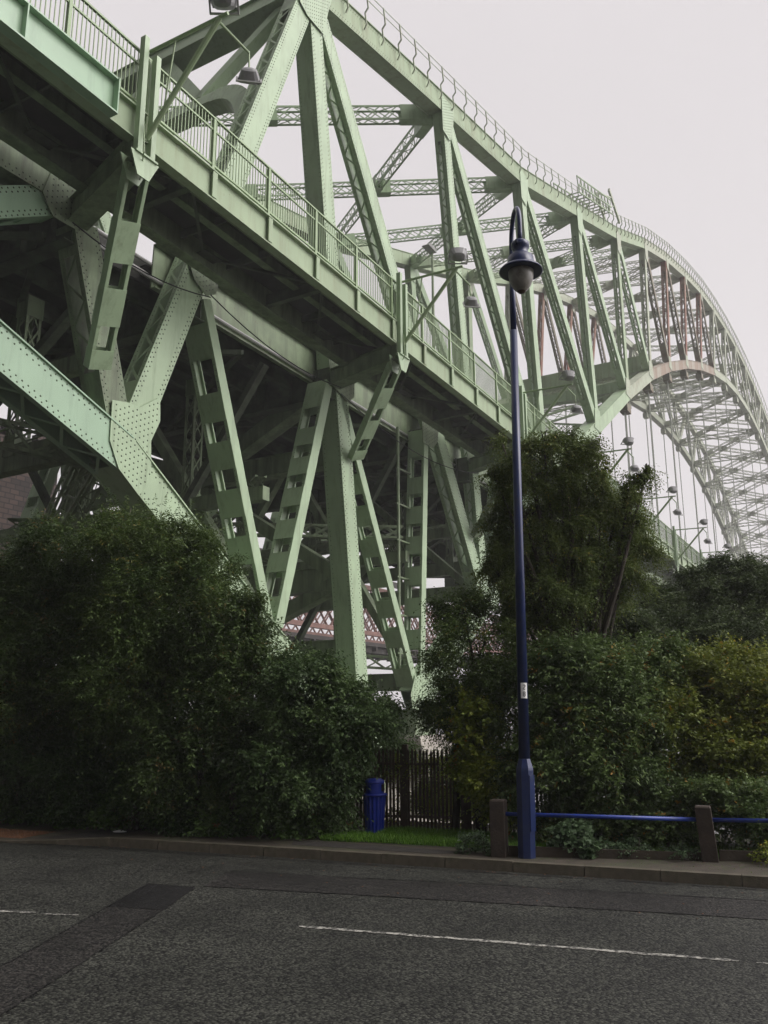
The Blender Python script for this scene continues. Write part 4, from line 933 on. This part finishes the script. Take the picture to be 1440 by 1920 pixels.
# ------------------------------------------------------------------ plants
def leaf_mesh(name, pos, dirv, nrm, length, width, tint, mat_):
    """one folded four-sided leaf per row"""
    n = len(pos); side = np.cross(nrm, dirv); side /= np.linalg.norm(side, axis=1)[:, None] + 1e-9
    Lh = length[:, None]; Wd = width[:, None]
    v = np.empty((n, 4, 3)); v[:, 0] = pos; v[:, 1] = pos + dirv * Lh * .45 + side * Wd * .5 + nrm * Wd * .12
    v[:, 2] = pos + dirv * Lh - nrm * Lh * .12; v[:, 3] = pos + dirv * Lh * .45 - side * Wd * .5 + nrm * Wd * .12
    me = bpy.data.meshes.new(name); me.vertices.add(n * 4); me.vertices.foreach_set('co', v.astype(np.float32).ravel())
    me.loops.add(n * 4); me.loops.foreach_set('vertex_index', np.arange(n * 4, dtype=np.int32))
    me.polygons.add(n); me.polygons.foreach_set('loop_start', np.arange(0, n * 4, 4, dtype=np.int32))
    at = me.attributes.new('tint', 'FLOAT', 'POINT'); at.data.foreach_set('value', np.repeat(tint, 4).astype(np.float32))
    me.materials.append(mat_); me.update(calc_edges=True); me.validate()
    return me
def unit(a): return a / (np.linalg.norm(a, axis=1)[:, None] + 1e-9)
def crown(name, blobs, mat_, leaf, dens, parent, seed, droop=.0, per=9, sprig=.34, clump=.55, ctr=None, shoots=1., shoot_len=.6):
    rg = np.random.default_rng(seed); P, Dr, Nn, Ls, Ws, Ti = [], [], [], [], [], []
    for (x, y, z, rx, rz) in blobs:
        rdp = rx
        area = 4 * math.pi * ((rx * rdp) ** .8 + 2 * (rx * rz) ** .8) / 3
        ns = max(8, int(area * dens / per))
        # sprigs gather in sub-clumps so that light and dark masses form
        nc = max(6, int(area * 2.2)); cd = unit(rg.normal(size=(nc, 3))); cr_ = .5 + .5 * rg.random(nc) ** .6; out_ = rg.random(nc) < .16; cr_[out_] *= 1.2
        ci = rg.integers(0, nc, ns); base = cd[ci] * cr_[ci][:, None] + rg.normal(size=(ns, 3)) * .15
        lone = rg.random(ns) < 1 - clump; dv = unit(rg.normal(size=(ns, 3))); base[lone] = (dv * (rg.random(ns)[:, None] ** .45))[lone]
        c0 = np.array([x, y, z]); sc = np.array([rx, rdp, rz]); pos = c0 + base * sc
        outd = unit(base + rg.normal(size=(ns, 3)) * .55 + np.array([0, 0, .25 - droop])); tint0 = np.clip(rg.random(nc)[ci] * .55 + rg.random(ns) * .3, 0, 1)
        tint0[rg.random(ns) < .018] = .96
        # leafy shoots that break the outline
        n2 = int(area * 3.2 * shoots) + 1; d2 = unit(rg.normal(size=(n2, 3)) + np.array([0, 0, .25])); p2 = c0 + d2 * sc * .85
        o2 = unit(d2 * .8 + rg.normal(size=(n2, 3)) * .35 + np.array([0, 0, .55 - droop * 1.4])); l2 = min(1.0, rx * 1.3) * rg.uniform(.45, 1.0, n2) * shoot_len; t2 = rg.random(n2) * .8
        for (pos_, out_d, sl, tn, cnt, ph) in ((pos, outd, np.full(ns, sprig), tint0, per, .3), (p2, o2, l2, t2, 15, 0.)):
          nn2 = len(pos_)
          for j in range(cnt):
            t = (j + .5) / cnt; s = (-1) ** j
            sdv = unit(np.cross(out_d, unit(rg.normal(size=(nn2, 3)) * .4 + np.array([0, 0, 1]))))
            pp = pos_ + out_d * (sl * (t - ph))[:, None] - np.array([0, 0, 1]) * ((droop + (.35 if ph == 0 else 0)) * sl * t * t * .8)[:, None]
            dd_ = unit(out_d * .6 + sdv * s * .9 + rg.normal(size=(nn2, 3)) * .3 - np.array([0, 0, .15 + droop]))
            nr = unit(np.array([0, 0, 1.]) + rg.normal(size=(nn2, 3)) * .55)
            nr = unit(nr - dd_ * np.sum(nr * dd_, 1)[:, None])
            l_ = leaf[0] * rg.uniform(.6, 1.25, nn2) * (1 - .35 * t)
            P.append(pp); Dr.append(dd_); Nn.append(nr); Ls.append(l_); Ws.append(l_ * leaf[1]); Ti.append(np.clip(tn + rg.normal(size=nn2) * .06, 0, 1))
    P, Dr, Nn, Ls, Ws, Ti = map(np.concatenate, (P, Dr, Nn, Ls, Ws, Ti))
    keep = P[:, 2] > .08; P, Dr, Nn, Ls, Ws, Ti = P[keep], Dr[keep], Nn[keep], Ls[keep], Ws[keep], Ti[keep]
    me = leaf_mesh(name, P - np.array(ctr), Dr, Nn, Ls, Ws, Ti, mat_)
    o = bpy.data.objects.new(name, me); COL.objects.link(o); o.parent = parent
    return o
def plant(kind, label, cat, blobs, mat_, leaf=(.075, .5), dens=2600, seed=1, droop=0, bark='bark', trunks=1, r0=.07, per=9, sprig=.36, group=None, clump=.72, tr_name='trunk', shoots=1., shoot_len=.6):
    a = np.array(blobs); cx, cy = a[:, 0].mean(), a[:, 1].mean(); base = Vector((cx, cy, gz(cx, cy)))
    root = empty(kind, tuple(base), label, cat, group)
    crown('crown', blobs, mat_, leaf, dens, root, seed, droop, per, sprig, clump, ctr=tuple(base), shoots=shoots, shoot_len=shoot_len)
    rn = random.Random(seed); lowb = min(b[2] for b in blobs); mb = MB()
    tp = []
    for t in range(trunks):
        off = Vector((rn.uniform(-.5, .5), rn.uniform(-.9, .9), 0)) * (0 if trunks == 1 else 1); s = base + off
        hub = Vector((cx + off.x * .7, cy + off.y * .8, max(base.z + .35, min(lowb, base.z + 1.8))))
        mb.tube([s - Vector((0, 0, .1)), (s + hub) / 2 + Vector((rn.uniform(-.06, .06), rn.uniform(-.06, .06), 0)), hub], [r0, r0 * .85, r0 * .7], 8); tp.append(hub)
    mb.build(tr_name, M[bark], root, smooth=True)
    mb = MB()
    for (x, y, z, rx, rz) in blobs:
        h = min(tp, key=lambda q: (q - Vector((x, y, z))).length); e = Vector((x, y, z)); 
        if e.z < h.z: h = Vector((h.x, h.y, max(base.z + .1, e.z * .5)))
        m1 = h.lerp(e, .5) + Vector((rn.uniform(-.2, .2), rn.uniform(-.2, .2), .15))
        mb.tube([h, m1, e], [r0 * .55, r0 * .38, r0 * .2], 6)
        for q in range(7):
            v = Vector((rn.gauss(0, 1), rn.gauss(0, 1), rn.gauss(.3, .8))); v.normalize(); tip = e + Vector((v.x * rx, v.y * rx, v.z * rz)) * .95; tip.z = max(tip.z, .12)
            mb.tube([e, (e + tip) / 2 + Vector((0, 0, .08)), tip], [r0 * .2, r0 * .13, .006], 4)
    mb.build('limbs', M[bark], root, smooth=True)
    return root
BL = {
 'ash_far_left':[(11.3, 15.23, 4.23, 1.2, 1.04), (11.79, 14.12, 4.81, 1.14, 1.04), (11.44, 14.83, 2.41, 1.59, 1.38), (12.04, 13.46, 3.13, 1.48, 1.38), (10.63, 15.82, 3.24, 1.27, 1.38)],
 'shrub_peak':[(11.29, 12.33, 5.26, 0.71, 0.63), (11.56, 11.41, 4.95, 0.75, 0.65), (11.47, 11.49, 3.8, 1.17, 1.17), (11.76, 10.56, 4.31, 0.49, 0.68), (11.34, 11.93, 2.46, 1.26, 1.06)],
 'shrub_mid':[(11.41, 10.02, 3.25, 0.78, 0.92), (11.56, 9.57, 2.34, 0.86, 0.99), (11.19, 10.2, 1.47, 0.98, 0.98), (11.72, 9.57, 3.52, 0.32, 0.42)],
 'shrub_round':[(11.56, 8.4, 2.24, 0.69, 0.65), (11.85, 7.66, 1.9, 0.64, 0.6), (11.83, 8.41, 1.23, 0.82, 0.82), (13.79, 8.44, 1.41, 0.58, 0.58), (11.39, 8.66, 1.0, 0.76, 0.68), (13.11, 7.68, 2.02, 0.33, 0.31), (12.74, 8.46, 0.83, 0.38, 0.59)],
 'hedge_low':[(11.38, 14.56, 1.0, 1.13, 0.87), (11.76, 12.93, 0.93, 1.2, 0.85), (11.65, 11.19, 0.72, 1.03, 0.7), (11.59, 9.92, 0.6, 0.8, 0.53)],
 'bramble':[(11.32, 14.39, 0.28, 0.61, 0.28), (11.37, 13.11, 0.25, 0.58, 0.29), (11.36, 11.89, 0.27, 0.56, 0.3), (11.41, 10.8, 0.28, 0.54, 0.31), (11.42, 9.75, 0.29, 0.52, 0.31), (11.57, 8.89, 0.28, 0.51, 0.32), (11.71, 8.25, 0.26, 0.42, 0.3), (11.96, 8.04, 0.25, 0.29, 0.27)],
 'birch':[(13.79, 4.83, 6.56, 0.28, 0.3), (13.67, 5.14, 6.33, 0.3, 0.28), (13.99, 4.51, 6.51, 0.24, 0.28), (14.19, 4.2, 6.42, 0.24, 0.32), (14.38, 4.04, 6.1, 0.22, 0.22), (13.82, 5.07, 5.92, 0.39, 0.34), (14.08, 4.63, 5.92, 0.41, 0.41), (14.33, 4.28, 5.74, 0.39, 0.37), (13.63, 5.39, 5.93, 0.21, 0.22), (13.68, 5.55, 5.43, 0.21, 0.37), (13.88, 5.27, 5.29, 0.42, 0.39), (14.16, 4.84, 5.2, 0.49, 0.47), (14.47, 4.32, 5.15, 0.45, 0.39), (14.66, 3.89, 5.37, 0.34, 0.24), (14.72, 3.65, 5.69, 0.19, 0.19), (14.75, 3.47, 5.98, 0.15, 0.12), (14.78, 3.32, 6.14, 0.08, 0.07), (14.77, 3.9, 4.96, 0.28, 0.28), (14.1, 5.18, 4.65, 0.51, 0.45), (14.45, 4.63, 4.56, 0.56, 0.45), (14.74, 4.15, 4.51, 0.42, 0.36), (13.85, 5.58, 4.7, 0.28, 0.39), (13.39, 5.46, 6.65, 0.11, 0.07), (13.96, 5.5, 4.05, 0.42, 0.42), (14.22, 4.92, 3.9, 0.6, 0.46), (14.55, 4.37, 3.89, 0.51, 0.41), (14.03, 5.26, 3.44, 0.55, 0.41), (14.84, 3.67, 5.19, 0.24, 0.28), (14.97, 3.67, 4.73, 0.3, 0.28), (14.92, 3.93, 4.33, 0.39, 0.34), (13.69, 5.7, 5.06, 0.21, 0.37), (13.75, 5.85, 4.52, 0.22, 0.34), (13.43, 5.65, 6.11, 0.11, 0.11)],
 'bush_left_lamp':[(13.47, 6.3, 3.68, 0.46, 0.41), (13.48, 6.03, 2.94, 0.86, 0.77), (13.22, 6.43, 2.15, 0.53, 0.67), (13.53, 5.69, 2.14, 0.75, 0.71)],
 'back_mass':[(20.48, 4.65, 4.25, 0.81, 0.62), (20.88, 3.88, 4.43, 0.87, 0.62), (21.35, 2.99, 4.61, 0.87, 0.72), (21.79, 2.24, 4.6, 0.93, 0.72), (19.73, 4.31, 3.33, 1.24, 0.83), (20.5, 2.98, 3.38, 1.24, 0.89), (18.56, 5.15, 3.64, 0.75, 0.58), (21.02, 3.23, 5.31, 0.27, 0.22), (20.76, 3.8, 5.03, 0.3, 0.22), (21.42, 2.6, 5.21, 0.32, 0.25)],
 'hedge_gold':[(15.08, 2.58, 2.3, 0.83, 0.74), (14.95, 1.86, 2.12, 0.93, 0.8), (14.26, 2.9, 1.56, 0.91, 0.7), (14.45, 2.11, 1.25, 0.97, 0.69), (14.68, 3.26, 2.3, 0.52, 0.52)],
 'laurel':[(13.34, 4.42, 2.54, 0.8, 0.67), (13.24, 4.35, 1.73, 0.86, 0.74), (13.61, 3.77, 2.05, 0.79, 0.75), (12.89, 4.76, 1.26, 0.61, 0.61), (13.25, 3.81, 1.11, 0.84, 0.6), (14.35, 3.57, 2.81, 0.61, 0.44)],
 'maple_young':[(12.9, 5.86, 1.48, 0.41, 0.36), (12.92, 5.61, 1.08, 0.48, 0.42), (12.84, 5.96, 1.93, 0.3, 0.22), (12.93, 5.41, 0.61, 0.37, 0.31)],
 'behind_fence':[(15.39, 7.52, 0.59, 0.56, 0.71), (15.3, 6.72, 0.44, 0.49, 0.59), (15.42, 8.11, 0.07, 0.41, 0.31)],
 'climber':[(13.38, 7.6, 0.99, 0.28, 0.28), (13.58, 7.45, 0.37, 0.26, 0.32), (13.69, 7.1, 0.73, 0.32, 0.37), (13.87, 6.79, 0.29, 0.32, 0.27), (13.88, 6.58, 0.73, 0.27, 0.27), (13.65, 7.17, 1.17, 0.37, 0.15), (13.47, 7.82, 0.19, 0.15, 0.2)],
 'low_right':[(12.91, 4.47, 0.51, 0.47, 0.33), (13.06, 3.8, 0.53, 0.55, 0.33), (13.13, 3.05, 0.56, 0.57, 0.36), (13.19, 2.34, 0.59, 0.56, 0.37), (13.3, 1.74, 0.58, 0.51, 0.36)],

}
plant('tree', 'large dark leafy tree mass at the far left edge below the stone tower', 'tree', BL['ash_far_left'], L['ash'], (.10, .36), 2200, 11, .1, trunks=3, shoots=1.8, shoot_len=.9)
plant('tree', 'tree whose tip rises highest of the left clump, against the riveted lower chord', 'tree', BL['shrub_peak'], L['shrub'], (.092, .34), 2100, 12, .15, trunks=2, shoots=2.4, shoot_len=1.05)
plant('shrub', 'upright shrub standing in front of the two crossing green struts', 'shrub', BL['shrub_mid'], L['ash'], (.09, .42), 2200, 13, .1, trunks=2, shoots=1.8, shoot_len=.8)
plant('shrub', 'rounded broad-leaved shrub overhanging the blue bin', 'shrub', BL['shrub_round'], L['privet'], (.092, .5), 2300, 14, .2, trunks=3, r0=.045)
plant('hedge', 'dense shadowy undergrowth hedge along the left pavement', 'hedge', BL['hedge_low'], L['low'], (.08, .55), 3000, 15, .1, trunks=3, r0=.04)
plant('bramble', 'low light-green bramble trailing at the pavement edge on the left', 'bramble', BL['bramble'], L['bramble'], (.085, .72), 1500, 16, .1, trunks=3, r0=.015, tr_name='stems')
plant('birch_tree', 'tall fine-leaved birch tree directly behind the blue lamp post', 'tree', BL['birch'], L['birch'], (.055, .6), 3000, 17, .45, bark='bark', trunks=1, r0=.09, per=10, sprig=.42, clump=.9, shoots=1.4, shoot_len=.8)
plant('shrub', 'twiggy dark shrub left of the lamp post below the pier struts', 'shrub', BL['bush_left_lamp'], L['shrub'], (.065, .48), 2900, 18, .2, trunks=2)
plant('tree', 'broad dark green trees behind the hedge at right, below the walkway', 'tree', BL['back_mass'], L['blue'], (.10, .42), 2000, 19, .2, trunks=3, r0=.12)
plant('hedge', 'yellowing broad-leaved hedge at the right edge above the blue rail', 'hedge', BL['hedge_gold'], L['gold'], (.09, .58), 2100, 20, .1, trunks=3, r0=.04)
plant('shrub', 'dark broad-leaved shrub just right of the lamp post', 'shrub', BL['laurel'], L['laurel'], (.105, .42), 1900, 21, .25, trunks=3, r0=.05)
plant('shrub', 'dark shrub directly behind the palisade fence', 'shrub', BL['behind_fence'], L['low'], (.08, .5), 2200, 25, .1, trunks=1, r0=.04)
plant('climber', 'thin brown-green climbing stems tangled over the palisade fence beside the bin', 'climber', BL['climber'], L['maple'], (.05, .6), 900, 26, .2, trunks=1, r0=.012, per=7, sprig=.3, tr_name='stems')
plant('maple_sapling', 'young yellow-green maple between the palisade fence and the lamp post', 'sapling', BL['maple_young'], L['maple'], (.085, .8), 1500, 22, .1, trunks=1, r0=.03)
plant('hedge', 'low dark leafy undergrowth behind the blue tube rail', 'hedge', BL['low_right'], L['laurel'], (.07, .7), 2800, 23, .1, trunks=3, r0=.03)
q = rd(-2.35, .85); plant('mallow', 'grey-green leafy weed clump at the foot of the blue lamp', 'weed', [(q.x, q.y, .3, .27, .22), (q.x + .1, q.y - .28, .22, .27, .14)], L['ivy'], (.085, .95), 1300, 24, .1, r0=.01, per=5, sprig=.12, tr_name='stems', shoots=.2, shoot_len=.2)
for i, (a, b, s, lab) in enumerate(((-1.15, .55, .16, 'weed tuft left of the first timber post'), (-3.2, .95, .12, 'small weed patch midway along the kick board'), (-3.75, 1.0, .12, 'weed tuft at the left of the leaning timber post'), (-5.0, 1.0, .2, 'grassy weed clump right of the leaning timber post'))):
    q = rd(a, b); plant('weed', lab, 'weed', [(q.x, q.y, .2, s * 1.7, s * .8), (q.x + .05, q.y - s * 1.6, .17, s, s * .5)], L['maple'] if i > 2 else L['ivy'], (.05, .6), 1300, 30 + i, .1, r0=.006, per=5, sprig=.1, tr_name='stems', shoots=.6, shoot_len=.3)
# grass verge: blades
def grass(name, label, polys, n, hgt, seed):
    rg = np.random.default_rng(seed); P = []
    for (a0, a1, b0, b1, w_) in polys:
        k = int(n * w_); a = rg.uniform(min(a0, a1), max(a0, a1), k); b = rg.uniform(b0, b1, k)
        P.append(np.stack([K0.x + UU.x * a + NN.x * b, K0.y + UU.y * a + NN.y * b, np.full(k, .10)], 1))
    P = np.concatenate(P); k = len(P); up = unit(np.stack([rg.normal(size=k) * .35, rg.normal(size=k) * .35, np.ones(k)], 1)); nr = unit(rg.normal(size=(k, 3)) * [1, 1, .1]); nr = unit(nr - up * np.sum(nr * up, 1)[:, None])
    l_ = hgt * rg.uniform(.4, 1.2, k); me = leaf_mesh(name, P, up, nr, l_, np.full(k, .011), rg.random(k), L['grass'])
    o = bpy.data.objects.new(name, me); COL.objects.link(o); o['kind'] = 'stuff'; o['label'] = label
grass('grass', 'strip of bright green grass behind the pavement and the fence foot', [(.75, -1.4, .95, 2.3, .9), (1.4, .75, .9, 1.5, .15), (-1.4, -2.4, .75, 2.2, .4), (-2.4, -7, 1.15, 2.0, .55)], 22000, .12, 40)
grass('moss', 'thin mossy grass along the pavement back edge', [(-1.8, -9, .25, 1.0, .5)], 3000, .03, 41)

# ------------------------------------------------------------------ haze
mb = MB(); mb.box(-122, 700, -152, 450, -12, 112); hz = mb.build('haze', [], recenter=False)
hm = bpy.data.materials.new('haze_air'); hm.use_nodes = True; t = hm.node_tree; t.nodes.clear()
o_ = nd(t, 'ShaderNodeOutputMaterial'); pv = nd(t, 'ShaderNodeVolumePrincipled'); pv.inputs['Color'].default_value = (.95, .95, .96, 1); pv.inputs['Density'].default_value = .0007; pv.inputs['Anisotropy'].default_value = .2
t.links.new(pv.outputs[0], o_.inputs['Volume']); hz.data.materials.append(hm); hz['kind'] = 'stuff'
